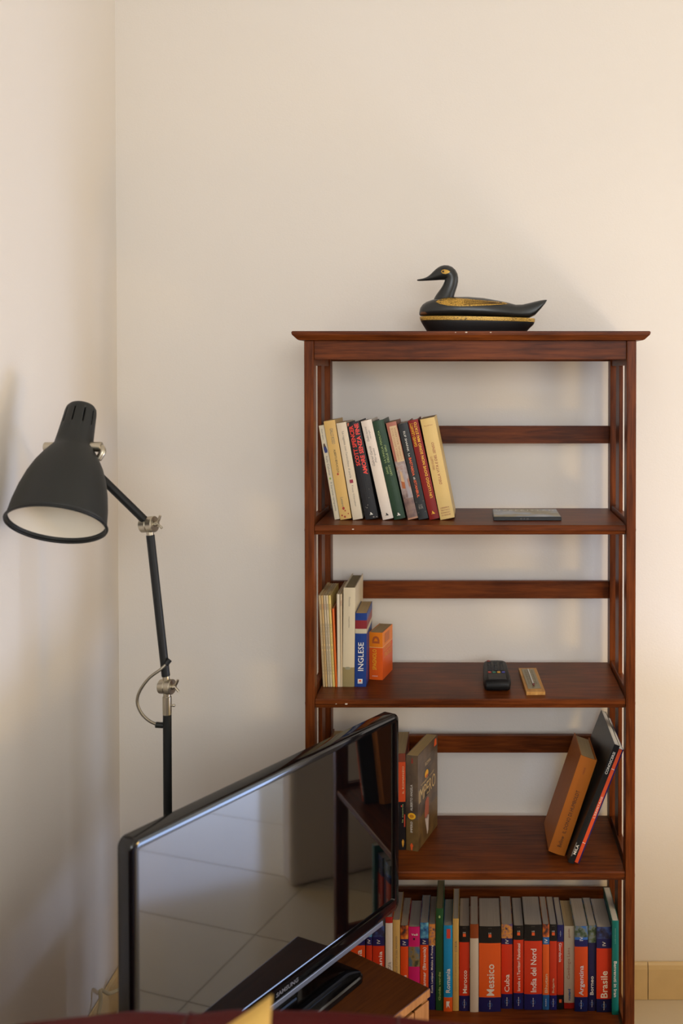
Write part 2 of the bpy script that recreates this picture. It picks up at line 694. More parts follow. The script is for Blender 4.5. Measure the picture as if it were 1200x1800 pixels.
# ------------------------------------------------------------------ bookcase
XA, XB = -0.375, 0.3722          # outer faces
YA, YD = 2.24, 2.545             # front and back
TOPZ = 1.7262
SH = [1.2894, 0.8946, 0.4998, 0.1052]
PW = 0.0215
bc = thing('bookcase', 'tall reddish brown wooden bookcase with open slatted sides against the back wall', 'bookcase', (0, 0, 0))
for xa in (XA, XB - PW):
    obj('front_post', box(xa, xa + PW, YA, YA + 0.036, 0, 1.7062, 0.0015), WOOD_Z, bc)
    obj('back_post', box(xa, xa + PW, YD - 0.04, YD, 0, 1.7062, 0.0015), WOOD_Z, bc)
    for ya, yb in ((2.395, 2.448),):
        obj('side_slat', box(xa + 0.006, xa + 0.0155, ya, yb, 0.03, 1.69, 0.001), WOOD_Z, bc)
    for z in SH + [1.675]:
        obj('side_rail', box(xa + 0.0035, xa + 0.018, YA + 0.0365, YD - 0.0405, z - 0.024, z + 0.012, 0.0015), WOOD_Y, bc)
# top board with undercut edges
T0, T1 = -0.3987, 0.3992
zt, zb = TOPZ, 1.7065
fr, bk = 2.212, 2.566
b = bmesh.new()
lv = [((T0, T1), (fr, bk), zt), ((T0, T1), (fr, bk), zt - 0.007), ((T0 + 0.0125, T1 - 0.0125), (fr + 0.0125, bk - 0.004), zb)]
rg = [[b.verts.new(p) for p in ((xs[0], ys[0], z), (xs[1], ys[0], z), (xs[1], ys[1], z), (xs[0], ys[1], z))] for xs, ys, z in lv]
b.faces.new(rg[0])
b.faces.new(rg[-1][::-1])
for a, c in zip(rg, rg[1:]):
    for i in range(4):
        b.faces.new((a[i], a[(i + 1) % 4], c[(i + 1) % 4], c[i]))
bmesh.ops.bevel(b, geom=b.edges[:], offset=0.0015, segments=2, affect='EDGES')
obj('top_board', b, WOOD_X, bc)
obj('apron', box(XA + PW, XB - PW, 2.246, 2.264, 1.6636, 1.7064, 0.0012), WOOD_X, bc)
obj('apron', box(XA + PW, XB - PW, 2.522, 2.54, 1.6636, 1.7064, 0.0012), WOOD_X, bc)
for z in SH:
    # shelf with a moulded front edge
    y0 = YA + 0.003
    pr = [(y0 + 0.002, z), (y0, z - 0.003), (y0, z - 0.012), (y0 + 0.004, z - 0.0145), (y0 + 0.005, z - 0.021), (y0 + 0.009, z - 0.0225),
          (YD - 0.012, z - 0.0225), (YD - 0.012, z)]
    sh = obj('shelf', prism(pr, XB - XA - 2 * PW - 0.002, 0, XA + PW + 0.001), WOOD_X, bc)
for z in SH:
    obj('back_rail', box(XA + PW, XB - PW, 2.522, 2.536, z + 0.166, z + 0.2105, 0.0012), WOOD_X, bc)
CAP = mat('screw_cap', (70, 34, 20), 0.5)
for z in SH[:3]:
    for x, sg in ((XA, -1), (XB, 1)):
        obj('screw_cap', lathe([(0.006, 0), (0.005, 0.002), (0, 0.003)], 12, axis=(sg, 0, 0), origin=(x - sg * 0.0004, YA + 0.014, z - 0.012)), CAP, bc)
# little chips of bare wood along the front edges
CHIP = mat('bare_wood_chip', (226, 214, 196), 0.8)
for x, y, z, s in ((-0.010, fr - 0.0006, TOPZ - 0.0028, 0.0022), (0.044, fr - 0.0006, TOPZ - 0.003, 0.0016), (-0.034, fr - 0.0006, TOPZ - 0.003, 0.0012),
                   (-0.305, YA + 0.0022, SH[1] - 0.011, 0.0013), (-0.282, YA + 0.0022, SH[1] - 0.011, 0.0026), (-0.266, YA + 0.0022, SH[0] - 0.009, 0.002)):
    obj('bare_chip', box(x - s, x + s, y, y + 0.003, z - s * 0.5, z + s * 0.5), CHIP, bc)

# ------------------------------------------------------------------ books on the upper shelf (leaning to the left)
G1 = 'leaning books on the upper shelf'
z1 = SH[0]
Y1 = 2.322
B = Book("slim white paperback with a small blue figure at the upper shelf's left end", 0.0124, 0.223, 0.13, (-0.3189, Y1 + 0.006, z1), -R(9.5), cover=(226, 214, 186), group=G1, pages=PAGE_OLD)
B.poly([[(0.004, 0.158), (0.0095, 0.158), (0.0105, 0.164), (0.008, 0.175), (0.003, 0.176), (0.0025, 0.166)]], mat('blue_figure', (30, 44, 110), 0.5), 'picture')
B.poly([[(0.003, 0.172), (0.008, 0.172), (0.007, 0.18), (0.004, 0.18)]], mat('brown_figure', (84, 60, 44), 0.5), 'picture')
B.down('Il barone rampante', GREY_INK, 0.02, 0.088, 0.003, 0.009)
B.down('Italo Calvino', GREY_INK, 0.105, 0.15, 0.004, 0.009, 'author')
B.down('Oscar opere', GREY_INK, 0.19, 0.215, 0.003, 0.0075, 'series_name')
B.disc(0.006, 0.097, 0.0022, 0.0026, mat('green_dot', (150, 180, 60), 0.5))
B = Book('ochre tan paperback with red specks at its foot on the upper shelf', 0.0262, 0.2335, 0.14, (-0.3049, Y1, z1), -R(9.5), cover=(222, 182, 108), group=G1, pages=PAGE_OLD)
B.down('ALBERTO BEVILACQUA', BLACK_INK, 0.11, 0.165, 0.011, 0.0165)
B.down('GIALLO ROSSO', GREY_INK, 0.178, 0.215, 0.011, 0.0185, 'author')
B.down('Lettere', GREY_INK, 0.03, 0.052, 0.009, 0.015, 'series_name')
for cx, cz, s in ((0.0125, 0.107, 0.0022), (0.012, 0.026, 0.003), (0.015, 0.02, 0.0016), (0.006, 0.01, 0.0018), (0.012, 0.006, 0.0022), (0.021, 0.012, 0.0014)):
    B.disc(cx, cz, s, s * 1.2, mat('red_speck', (176, 48, 36), 0.5), 'red_speck', n=8)
B = Book('cream white paperback with a small crimson square on the upper shelf', 0.0230, 0.229, 0.14, (-0.2754, Y1, z1), -R(9.7), cover=(226, 210, 184), group=G1, pages=PAGE_OLD)
B.down("La ragazza con l'orecchino di perla", GREY_INK, 0.098, 0.208, 0.0085, 0.0145)
B.down('Tracy Chevalier', GREY_INK, 0.03, 0.082, 0.0095, 0.014, 'author')
B.poly([[(0.008, 0.086), (0.016, 0.086), (0.016, 0.094), (0.008, 0.094)]], mat('crimson_square', (150, 30, 60), 0.5), 'emblem')
B = Book('thick worn black book with bold red capitals on its spine, on the upper shelf', 0.0300, 0.231, 0.145, (-0.2458, Y1, z1), -R(11.0), cover=(34, 34, 38), group=G1, hard=True, bulge=0.0025, pages=PAGE_OLD, rough=0.5)
B.up('SCOTT SPENCER', RED_INK, 0.128, 0.223, 0.0035, 0.0135, 'author', bold=0.028)
B.up('AMORE SENZA FINE', RED_INK, 0.105, 0.226, 0.0165, 0.0265, bold=0.028)
B.arrow_a(0.016, 0.013, 0.004, WHITE_INK)
for cx, cz, s in ((0.012, 0.034, 0.0012), (0.009, 0.028, 0.0015), (0.018, 0.05, 0.0008), (0.006, 0.03, 0.0008), (0.022, 0.07, 0.0006), (0.02, 0.004, 0.002), (0.027, 0.003, 0.0015)):
    B.disc(cx, cz, s, s * 0.8, mat('scuff', (150, 142, 134), 0.8), 'scuff', n=6)
B.poly([[(0.001, 0.2305), (0.006, 0.2305), (0.004, 0.224), (0.0012, 0.222)]], mat('torn_corner', (206, 120, 92), 0.7), 'scuff')
B = Book('smooth pinkish white hardback with thin grey script, between the black book and the green one', 0.0250, 0.236, 0.15, (-0.2054, Y1 - 0.002, z1), -R(12.5), cover=(232, 218, 204), group=G1, hard=True, bulge=0.0025)
B.up('Gabriel García', GREY_INK, 0.128, 0.175, 0.005, 0.0105, 'author', shear=0.3)
B.up('Márquez', GREY_INK, 0.135, 0.17, 0.0125, 0.0185, 'author', shear=0.3)
B.up('Dodici racconti', GREY_INK, 0.187, 0.222, 0.005, 0.010, shear=0.2)
B.up('raminghi', GREY_INK, 0.192, 0.213, 0.0125, 0.0165, shear=0.2)
B.arrow_a(0.0125, 0.012, 0.004, BLACK_INK)
B = Book('dark green hardback with pale lettering on the upper shelf', 0.0264, 0.2355, 0.15, (-0.1788, Y1, z1), -R(12.5), cover=(40, 66, 46), group=G1, hard=True, bulge=0.0025)
B.up('DAVID', GREEN_INK, 0.109, 0.126, 0.007, 0.0115, 'author')
B.up('LEAVITT', GREEN_INK, 0.104, 0.129, 0.0145, 0.019, 'author')
B.up('LA LINGUA PERDUTA', GREEN_INK, 0.135, 0.212, 0.007, 0.0115)
B.up('DELLE GRU', GREEN_INK, 0.135, 0.176, 0.0145, 0.019)
B.arrow_a(0.013, 0.012, 0.0045, WHITE_INK)
PIC1 = picture('faded_scene', [(96, 70, 66), (150, 128, 124), (176, 160, 156), (150, 90, 60)], 28)
PIC1b = mat('rose_paper', (172, 104, 84), 0.5, var=0.15, scale=60)
B = Book('faded rose paperback with a tan title box beside the dark green hardback', 0.0238, 0.232, 0.145, (-0.1468, Y1, z1), -R(12.8),
         bands=[(0, 0.004, (190, 140, 110)), (0.004, 0.05, picture('faded_ground', [(92, 66, 62), (128, 98, 90), (150, 122, 104)], 40)), (0.05, 0.14, PIC1), (0.14, 0.232, PIC1b)], group=G1, pages=PAGE_OLD)
B.poly([[(0.006, 0.137), (0.0225, 0.137), (0.0225, 0.2225), (0.006, 0.2225)]], mat('tan_box', (212, 182, 140), 0.6), 'title_box')
B.up('ISABELLA SANTACROCE', mat('rose_ink', (176, 128, 98), 0.6), 0.142, 0.218, 0.0085, 0.0125, 'author').data.transform(Matrix.Translation((0, -0.0004, 0)))
B.up('LUMINAL BALLERINA', mat('rose_ink', (176, 128, 98), 0.6), 0.142, 0.218, 0.0155, 0.0195).data.transform(Matrix.Translation((0, -0.0004, 0)))
B.poly([[(0.004, 0.075), (0.011, 0.073), (0.012, 0.088), (0.0045, 0.092)]], mat('rust_patch', (176, 96, 50), 0.6), 'picture')
B.poly([[(0.005, 0.092), (0.012, 0.088), (0.0105, 0.112), (0.007, 0.118)]], mat('pale_patch', (206, 170, 130), 0.6), 'picture')
B.poly([[(0.013, 0.05), (0.02, 0.05), (0.0185, 0.105), (0.0145, 0.12)]], mat('grey_patch', (164, 154, 160), 0.6), 'picture')
B = Book('charcoal paperback with white and red lettering, right of the faded rose book', 0.0226, 0.229, 0.14, (-0.1215, Y1, z1), -R(12.3), cover=(42, 44, 46), group=G1)
B.down('ELIF SHAFAK', WHITE_INK, 0.162, 0.21, 0.0085, 0.013, 'author')
B.down('La', WHITE_INK, 0.15, 0.157, 0.0085, 0.013)
B.down('BASTARDA', ORANGE_INK, 0.104, 0.147, 0.0078, 0.0137, bold=0.02)
B.down('di', WHITE_INK, 0.095, 0.101, 0.0085, 0.013)
B.down('ISTANBUL', ORANGE_INK, 0.052, 0.093, 0.0078, 0.0137, bold=0.02)
B.poly([[(0.0008, 0.0415), (0.0218, 0.0415), (0.0218, 0.0421), (0.0008, 0.0421)], [(0.0008, 0.0165), (0.0218, 0.0165), (0.0218, 0.0171), (0.0008, 0.0171)]], GREY_INK, 'ruled_line')
B.flat('best', GREY_INK, 0.007, 0.0155, 0.0325, 0.036, 'publisher_name', bold=0.02)
B.flat('BUR', GREY_INK, 0.006, 0.0165, 0.0245, 0.0315, 'publisher_name', bold=0.03)
B = Book('deep red hardback with yellow capitals running up its spine', 0.0236, 0.237, 0.15, (-0.0966, Y1, z1), -R(12.3), cover=(134, 28, 22), group=G1, hard=True, bulge=0.002)
B.up('DAVID LEAVITT', GOLD_INK, 0.175, 0.231, 0.003, 0.0095, 'author', bold=0.02)
B.up('UN LUOGO DOVE NON SONO MAI STATO', GOLD_INK, 0.05, 0.231, 0.0125, 0.019, bold=0.02)
B.arrow_a(0.012, 0.016, 0.0045, GOLD_INK)
B = Book('thick pale yellow book with red letters ending the upper shelf row', 0.0335, 0.2395, 0.15, (-0.0709, Y1, z1), -R(11.4), cover=(226, 194, 126), group=G1, bulge=0.002, pages=PAGE_OLD)
B.up('DELLA VITA E DEL SENSO', DARKRED_INK, 0.082, 0.182, 0.0145, 0.0205, shear=0.2)
B.up('DEGLI OGGETTI', DARKRED_INK, 0.118, 0.15, 0.006, 0.011, shear=0.2)
for i, s in enumerate(('LIBRERIA', 'TRATTATO', 'ROMANZO', 'DI RIGHE')):
    B.flat(s, DARKRED_INK, 0.005, 0.026, 0.0255 - i * 0.0058, 0.0285 - i * 0.0058, 'series_name')
B.flat('Racconti brevi', DARKRED_INK, 0.006, 0.026, 0.2215, 0.224, 'author')

# flat case lying on the right of the upper shelf
cd = thing('disc_case', 'flat disc case with a dark front edge lying on the upper shelf', 'disc case', (0.0526, 2.309, z1))
obj('case', box(0, 0.158, 0, 0.135, 0.0003, 0.0095, 0.0012), mat('black_case', (22, 20, 20), 0.3), cd)
ins = obj('cover_picture', box(0.002, 0.156, 0.003, 0.133, 0.0097, 0.0103), picture('hazy_landscape', [(140, 132, 110), (178, 168, 140), (170, 178, 190), (196, 200, 205)], 14), cd)
text('title', 'U Z B E K I S T A N', WHITE_INK, ins, lambda u, v: (0.008 + u, 0.098 + v, 0.0106), 0.14, 0.018, bold=0.01)
text('spine_title', 'o r o', GREY_INK, cd, lambda u, v: (0.062 + u, -0.0005, 0.0035 + v), 0.02, 0.003)

# ------------------------------------------------------------------ duck box on the top of the bookcase
DY = 2.372
PX = 1.0 / 739.2                  # metres per photo pixel at the duck


def dk(px, py):
    return ((px - 827.3) * PX - 0.0, TOPZ + 0.0004 + (586.8 - py) * PX)


DBLACK = mat('black_lacquer', (26, 29, 30), 0.36, spec=0.5, var=0.12, scale=30, coat=0.15)
DBASE = mat('black_lacquer_base', (16, 16, 17), 0.45, var=0.1, scale=30)
GOLD = mat('gold_paint', (196, 152, 62), 0.4, metal=0.35, var=0.2, scale=60)


def scaled_gold():
    m = bpy.data.materials.new('gold_scales')
    m.use_nodes = True
    nt = m.node_tree
    bs = nt.nodes['Principled BSDF']
    tc = nt.nodes.new('ShaderNodeTexCoord')
    mp = nt.nodes.new('ShaderNodeMapping')
    nt.links.new(tc.outputs['Object'], mp.inputs['Vector'])
    mp.inputs['Scale'].default_value = (1, 0.3, 1.3)
    vo = nt.nodes.new('ShaderNodeTexVoronoi')
    vo.feature = 'DISTANCE_TO_EDGE'
    vo.inputs['Scale'].default_value = 190
    nt.links.new(mp.outputs['Vector'], vo.inputs['Vector'])
    cr = nt.nodes.new('ShaderNodeValToRGB')
    cr.color_ramp.elements[0].position = 0.015
    cr.color_ramp.elements[0].color = lin((92, 68, 28))
    cr.color_ramp.elements[1].position = 0.07
    cr.color_ramp.elements[1].color = lin((206, 162, 70))
    nt.links.new(vo.outputs['Distance'], cr.inputs['Fac'])
    nt.links.new(cr.outputs['Color'], bs.inputs['Base Color'])
    bs.inputs['Metallic'].default_value = 0.35
    bs.inputs['Roughness'].default_value = 0.4
    return m


GSCALE = scaled_gold()
duck = thing('duck_box', 'black lacquered wooden duck box with gold wings on top of the bookcase', 'ornament', (0, DY, 0))


def loft(rings, close=True, bm=None):
    b = bmesh.new()
    rr = [[b.verts.new(p) for p in r] for r in rings]
    n = len(rr[0])
    for a, c in zip(rr, rr[1:]):
        for i in range(n):
            b.faces.new((a[i], a[(i + 1) % n], c[(i + 1) % n], c[i]))
    b.faces.new(rr[0])
    b.faces.new(rr[-1])
    return merge(bm, b)


def plan(u, half, umid, ul, ur):
    """half width of the leaf-shaped plan at pixel u"""
    if u < umid:
        t = (umid - u) / (umid - ul)
    else:
        t = (u - umid) / (ur - umid)
    t = min(1, max(0, t))
    return half * math.sqrt(max(0.0, 1 - t ** 2.4))


def plan_ring(ul, ur, half, py, umid=815, n=26, tilt=0.0, pyr=None):
    pts = []
    us = [ul + (ur - ul) * 0.5 * (1 - math.cos(PI * k / n)) for k in range(n + 1)]
    for u in us:
        pts.append((u, -plan(u, half, umid, ul, ur)))
    for u in us[-2:0:-1]:
        pts.append((u, plan(u, half, umid, ul, ur)))
    out = []
    for u, wd in pts:
        f = (u - ul) / (ur - ul)
        y = py if pyr is None else py + (pyr - py) * f
        x, z = dk(u, y)
        out.append((x, wd * PX, z))
    return out


rings = [plan_ring(752.8, 922, 29, 586.8), plan_ring(746.5, 930.5, 33, 577), plan_ring(740.5, 938, 36, 567, pyr=570), plan_ring(739, 939, 36.5, 563.5, pyr=566.5)]
obj('base', loft(rings), DBASE, duck, smooth=True, angle=40)
rings = [plan_ring(738.5, 939.5, 37.2, 563.3, pyr=566.3), plan_ring(737.5, 940, 37.6, 559.8, pyr=563), plan_ring(737.5, 940, 37.6, 556.6, pyr=560)]
gb = obj('rim_band', loft(rings), GSCALE, duck, smooth=True, angle=40)

# lid: cross sections along the body  (px, top y, bottom y, half width)
sec = [(736.6, 549, 553, 3), (738.5, 541, 555.2, 11), (743, 535, 555.4, 18), (750, 530.5, 555.6, 25), (760, 527, 555.8, 31), (775, 524, 556.1, 35.5), (797, 522.2, 556.5, 38),
       (822, 522, 556.9, 38), (849, 524, 557.4, 36), (872, 528, 557.8, 32), (890, 531.5, 558.1, 27), (906, 535.5, 558.4, 22), (918, 535.2, 558.6, 18.5), (930, 532.5, 558.5, 16),
       (940, 530, 554, 14.5), (950, 527.8, 543, 13.5), (957, 527, 534.5, 12.5), (960, 527.2, 529.3, 11.5)]
rings = []
for u, yt, yb, hw in sec:
    ring = []
    for k in range(24):
        a = 2 * PI * k / 24
        ca, sa = math.cos(a), math.sin(a)
        sx = math.copysign(abs(sa) ** 0.75, sa)
        cz = math.copysign(abs(ca) ** (0.8 if ca > 0 else 0.55), ca)
        base = 0.30
        if ca > 0:
            y = yb + (yt - yb) * (base + (1 - base) * cz)
        else:
            y = yb + (yt - yb) * (base + base * cz)
        x, z = dk(u, y)
        ring.append((x, hw * PX * sx, z))
    rings.append(ring)
lid = obj('lid', loft(rings), DBLACK, duck, smooth=True, angle=60)

# neck, head and bill: sections along a bent path (px, py, direction angle, radius in plane, half width)
hp = [(777, 537, 82, 20.5, 19), (780.5, 526, 66, 17.3, 15.5), (786.3, 513.2, 60, 13.2, 12.3), (790.6, 503.5, 68, 12.4, 11.2), (793.6, 494, 82, 12.2, 10.8), (793.4, 485.5, 112, 13.2, 11.8), (788.5, 479.5, 150, 14.4, 13.2),
      (780.5, 478.6, 184, 14, 13.2), (772.5, 480.8, 196, 11.8, 11.4), (765, 484.5, 202, 8.8, 9), (758, 487.9, 202, 5.6, 7.6), (750.5, 490.4, 196, 3.2, 6.6), (742, 491.9, 186, 2.0, 5.8), (735, 492.4, 182, 1.6, 4.6), (732.6, 492.5, 180, 1.0, 3)]
rings = []
for u, v, ang, r, hw in hp:
    a = R(ang)
    nx, ny = -math.sin(a), math.cos(a)
    ring = []
    for k in range(20):
        t = 2 * PI * k / 20
        q = r * math.cos(t)
        x, z = dk(u + nx * q, v - ny * q)
        ring.append((x, hw * PX * math.sin(t), z))
    rings.append(ring)
hb = loft(rings)
head = obj('head', hb, DBLACK, duck, smooth=True, angle=70)
md = head.modifiers.new('smooth', 'SUBSURF')
md.levels = md.render_levels = 1


def bvh_of(o):
    b2 = bmesh.new()
    b2.from_mesh(o.data)
    t = BVHTree.FromBMesh(b2)
    b2.free()
    return t


def decal(name, pts, o, m, parent, eps=0.0009, side=-1):
    """painted patch laid on the surface; pts are photo-plane points on the side view"""
    t = bvh_of(o)
    cx = sum(p[0] for p in pts) / len(pts)
    cy = sum(p[1] for p in pts) / len(pts)
    b2 = bmesh.new()
    NR = 5
    rows = []
    for i in range(NR + 1):
        f = i / NR
        row = []
        for p in (pts if i else pts[:1]):
            u, v = cx + (p[0] - cx) * f, cy + (p[1] - cy) * f
            x, z = dk(u, v)
            h = t.ray_cast(Vector((x, side, z)), Vector((0, -side, 0)))
            y = (h[0].y + side * eps) if h[0] is not None else None
            row.append((x, y, z))
        rows.append(row)
    last = 0
    vv = []
    for row in rows:
        rv = []
        for x, y, z in row:
            if y is None:
                y = last
            last = y
            rv.append(b2.verts.new((x, y, z)))
        vv.append(rv)
    n = len(pts)
    for i in range(n):
        b2.faces.new((vv[0][0], vv[1][i], vv[1][(i + 1) % n]))
    for a, c in zip(vv[1:], vv[2:]):
        for i in range(n):
            b2.faces.new((a[i], a[(i + 1) % n], c[(i + 1) % n], c[i]))
    return obj(name, b2, m, parent, smooth=True)


def dens(pts, n=3):
    out = []
    for i in range(len(pts)):
        p, q = pts[i], pts[(i + 1) % len(pts)]
        for k in range(n):
            out.append((p[0] + (q[0] - p[0]) * k / n, p[1] + (q[1] - p[1]) * k / n))
    return out


wing_pts = dens([(766.5, 532.5), (771, 529), (778, 526.5), (788, 525.2), (800, 525.4), (818, 527), (840, 529.5), (862, 531.3), (884, 532.6), (897, 534.5), (880, 537), (856, 539), (830, 540.4), (806, 540.8), (788, 539.6), (774, 536.5)])
for sd in (-1, 1):
    wg = decal('wing', wing_pts, lid, GSCALE, lid, side=sd)
    st = bmesh.new()
tl = bvh_of(lid)
for k in range(6):                      # long feathers of the wing
    y0 = 529 + k * 1.75
    pts = []
    for q in range(13):
        u = 815 + 72 * q / 12
        v = y0 + (535 - y0) * (q / 12) ** 1.2
        x, z = dk(u, v)
        h = tl.ray_cast(Vector((x, -1, z)), Vector((0, 1, 0)))
        if h[0] is not None:
            pts.append((x, h[0].y - 0.001, z))
    if len(pts) > 3:
        tube(pts, 0.0005, 5, st)
obj('feather_lines', st, mat('feather_line', (84, 60, 26), 0.6), lid)
decal('worn_patch', dens([(739, 551), (741, 549), (748, 549.5), (752, 553), (746, 554.5), (740, 554)], 2), lid, mat('worn_wood', (112, 74, 44), 0.7), lid)
for sd in (-1, 1):
    decal('eye', dens([(775.2, 478.8), (777, 475.8), (781, 474.8), (786, 475.6), (791.4, 478.6), (788, 481.6), (783, 483), (778, 482)], 2), head, GOLD, head, eps=0.0006, side=sd)
    decal('pupil', [(779 + 2 * math.cos(2 * PI * k / 10), 478.6 + 1.7 * math.sin(2 * PI * k / 10)) for k in range(10)], head, DBASE, head, eps=0.0013, side=sd)

# ------------------------------------------------------------------ middle shelf
z2 = SH[1]
SL = 0.0007
G2 = 'thin booklets at the left of the middle shelf'
PALE = (206, 184, 146)
slims = [(-0.3478, 0.0056, 0.216, 2.7, 2.331, (198, 172, 130), 'thin beige booklet, first from the left on the middle shelf', 0.15),
         (-0.3421, 0.0054, 0.216, 2.7, 2.331, (206, 170, 112), 'thin ochre booklet, second from the left on the middle shelf', 0.14),
         (-0.3364, 0.0056, 0.216, 2.7, 2.331, (200, 184, 154), 'thin greyish cream booklet, third from the left on the middle shelf', 0.14),
         (-0.3307, 0.0056, 0.216, 2.7, 2.331, (212, 194, 160), 'thin pale cream booklet, fourth from the left on the middle shelf', 0.14),
         (-0.3250, 0.0060, 0.216, 2.7, 2.331, (226, 200, 118), 'thin light yellow booklet beside the orange one', 0.14),
         (-0.3188, 0.0052, 0.185, 2.3, 2.331, (222, 104, 34), 'thin bright orange booklet, shortest of the thin booklets', 0.13)]
for x, t, h, ln, yy, col, lab, dp in slims:
    B = Book(lab, t - SL, h, dp, (x, yy, z2), -R(ln), cover=col, group=G2, pages=PAGE_OLD, bulge=0.0012)
    if h > 0.2:
        B.up('volume', BLACK_INK if x in (-0.3478, -0.3307) else DARKRED_INK, h - 0.034, h - 0.02, t * 0.25, t * 0.75, 'title')
        B.up('racconti e novelle', GREY_INK, 0.03, 0.15, t * 0.3, t * 0.7, 'subtitle')
B = Book('thin white booklet right of the orange one on the middle shelf', 0.0062, 0.219, 0.15, (-0.3134, 2.331, z2), -R(0.4), cover=(222, 208, 182), group=G2, bulge=0.0004, pages=PAGE_OLD)
B = Book('thin off white booklet touching the tall cream hardback', 0.0048, 0.219, 0.15, (-0.3069, 2.331, z2), -R(0.1), cover=(208, 186, 150), group=G2, bulge=0.0004, pages=PAGE_OLD)
B.up('numero', DARKRED_INK, 0.192, 0.204, 0.0014, 0.0034, 'title')
B = Book('tall cream hardback with a khaki foot on the middle shelf', 0.0276, 0.234, 0.17, (-0.3018, 2.331, z2), R(0.7),
         bands=[(0, 0.046, (150, 134, 92)), (0.046, 0.234, (214, 200, 170))], group='books on the middle shelf', hard=True, bulge=0.001, pages=paper('page_paper_olive', (140, 126, 92)))
B.down('Pinocchio', GREY_INK, 0.19, 0.212, 0.0125, 0.0165, 'author')
B.down('cinquecento', BLACK_INK, 0.14, 0.166, 0.012, 0.0155)
B.disc(0.012, 0.044, 0.007, 0.0035, mat('grey_smudge', (150, 146, 120), 0.7), 'emblem')
B = Book('thick blue dictionary with a red stripe and white capitals on the middle shelf', 0.0272, 0.174, 0.125, (-0.2735, 2.331, z2), R(0.7),
         bands=[(0, 0.126, (26, 58, 128)), (0.126, 0.137, (196, 186, 160)), (0.137, 0.157, (132, 38, 44)), (0.157, 0.174, (26, 58, 128))], group='books on the middle shelf', pages=PAGE_OLD)
B.up('INGLESE', WHITE_INK, 0.038, 0.105, 0.0075, 0.0205, bold=0.006)
B.poly([[(0.0075, 0.008), (0.0185, 0.008), (0.0185, 0.0188), (0.0075, 0.0188)]], WHITE_INK, 'emblem')
B.disc(0.013, 0.0145, 0.003, 0.0024, ORANGE_INK).data.transform(Matrix.Translation((0, -0.0005, 0)))
B.flat('DIZIONARI', BLUE_INK, 0.0085, 0.0175, 0.0092, 0.011, 'publisher_name').data.transform(Matrix.Translation((0, -0.0005, 0)))
B = Book('small thick orange dictionary turned to show its front cover, right of the blue one', 0.0335, 0.1145, 0.088, (-0.2448, 2.389, z2), 0.0, -R(11),
         bands=[(0, 0.0775, (226, 92, 26)), (0.0775, 0.0788, (236, 190, 130)), (0.0788, 0.1145, (232, 128, 26))], group='books on the middle shelf', pages=PAGE_OLD, rough=0.35)
B.up('SPAGNOLO', GOLD_INK, 0.024, 0.074, 0.0085, 0.0185, bold=0.01)
B.up('D', mat('umber_ink', (176, 84, 30), 0.5), 0.088, 0.106, 0.008, 0.026, 'emblem', bold=0.06)
B.flat('mini', WHITE_INK, 0.008, 0.021, 0.008, 0.011, 'publisher_name')
B.side_text('DIZIONARIO', mat('peach_ink', (238, 170, 70), 0.5), 0.008, 0.07, 0.066, 0.076)
B.side_text('SPAGNOLO', mat('peach_ink', (238, 170, 70), 0.5), 0.012, 0.08, 0.05, 0.062)
B.poly([[(0.018, 0.085), (0.058, 0.085), (0.058, 0.108), (0.018, 0.108)]], mat('umber_panel', (196, 110, 60), 0.5), 'cover_panel', side=True)

# remote control
rc = thing('remote_control', 'black remote control with small coloured buttons lying on the middle shelf', 'remote control', (0.0620, 2.2900, z2 + 0.0003), (0, 0, R(1.0)))
RB = mat('remote_black', (17, 18, 20), 0.5, spec=0.3, bump=0.05, bscale=300)
b = bmesh.new()
outl = [(-0.026, 0), (-0.0305, 0.008), (-0.0325, 0.03), (-0.032, 0.06), (-0.0305, 0.09), (-0.030, 0.14), (-0.028, 0.166), (-0.021, 0.176), (-0.008, 0.179)]
outl = outl + [(-x, y) for x, y in outl[::-1]]


def rc_ring(z, s):
    return [b.verts.new((x * s, 0.09 + (y - 0.09) * s, z)) for x, y in outl]


lv = [rc_ring(0.0, 0.86), rc_ring(0.004, 0.96), rc_ring(0.014, 1.0), rc_ring(0.022, 0.97), rc_ring(0.0255, 0.90)]
n = len(outl)
b.faces.new(lv[0])
b.faces.new(lv[-1])
for a, c in zip(lv, lv[1:]):
    for i in range(n):
        b.faces.new((a[i], a[(i + 1) % n], c[(i + 1) % n], c[i]))
obj('body', b, RB, rc, smooth=True, angle=50)
obj('lower_panel', box(-0.021, 0.021, 0.014, 0.058, 0.0245, 0.0268, 0.001), mat('remote_panel', (20, 21, 24), 0.45, spec=0.3), rc)
KEY = mat('key_grey', (34, 36, 40), 0.5, spec=0.3)
for j, c in enumerate(((170, 60, 46), (50, 120, 96), (214, 156, 44), (70, 70, 160))):
    x = -0.0165 + j * 0.011
    obj('coloured_button', box(x - 0.0038, x + 0.0038, 0.066, 0.0745, 0.0250, 0.0275, 0.001), mat('key_%d' % j, c, 0.45), rc)
for r_ in range(6):
    for j in range(3):
        x = -0.0145 + j * 0.0145
        y = 0.084 + r_ * 0.0125
        k = obj('button', box(x - 0.0048, x + 0.0048, y, y + 0.0085, 0.0250, 0.0272, 0.001), KEY, rc)
        if r_ < 4:
            text('digit', str((3 - r_) * 3 + j + 1) if r_ else '*0#'[j], GREY_INK, k, lambda u, v, x=x, y=y: (x - 0.0015 + u, y + 0.002 + v, 0.02755), 0.003, 0.0048)
obj('power_button', lathe([(0.0045, 0), (0.0045, 0.002), (0, 0.0028)], 14, origin=(-0.0155, 0.1625, 0.0252)), mat('power_red', (140, 50, 42), 0.5), rc)

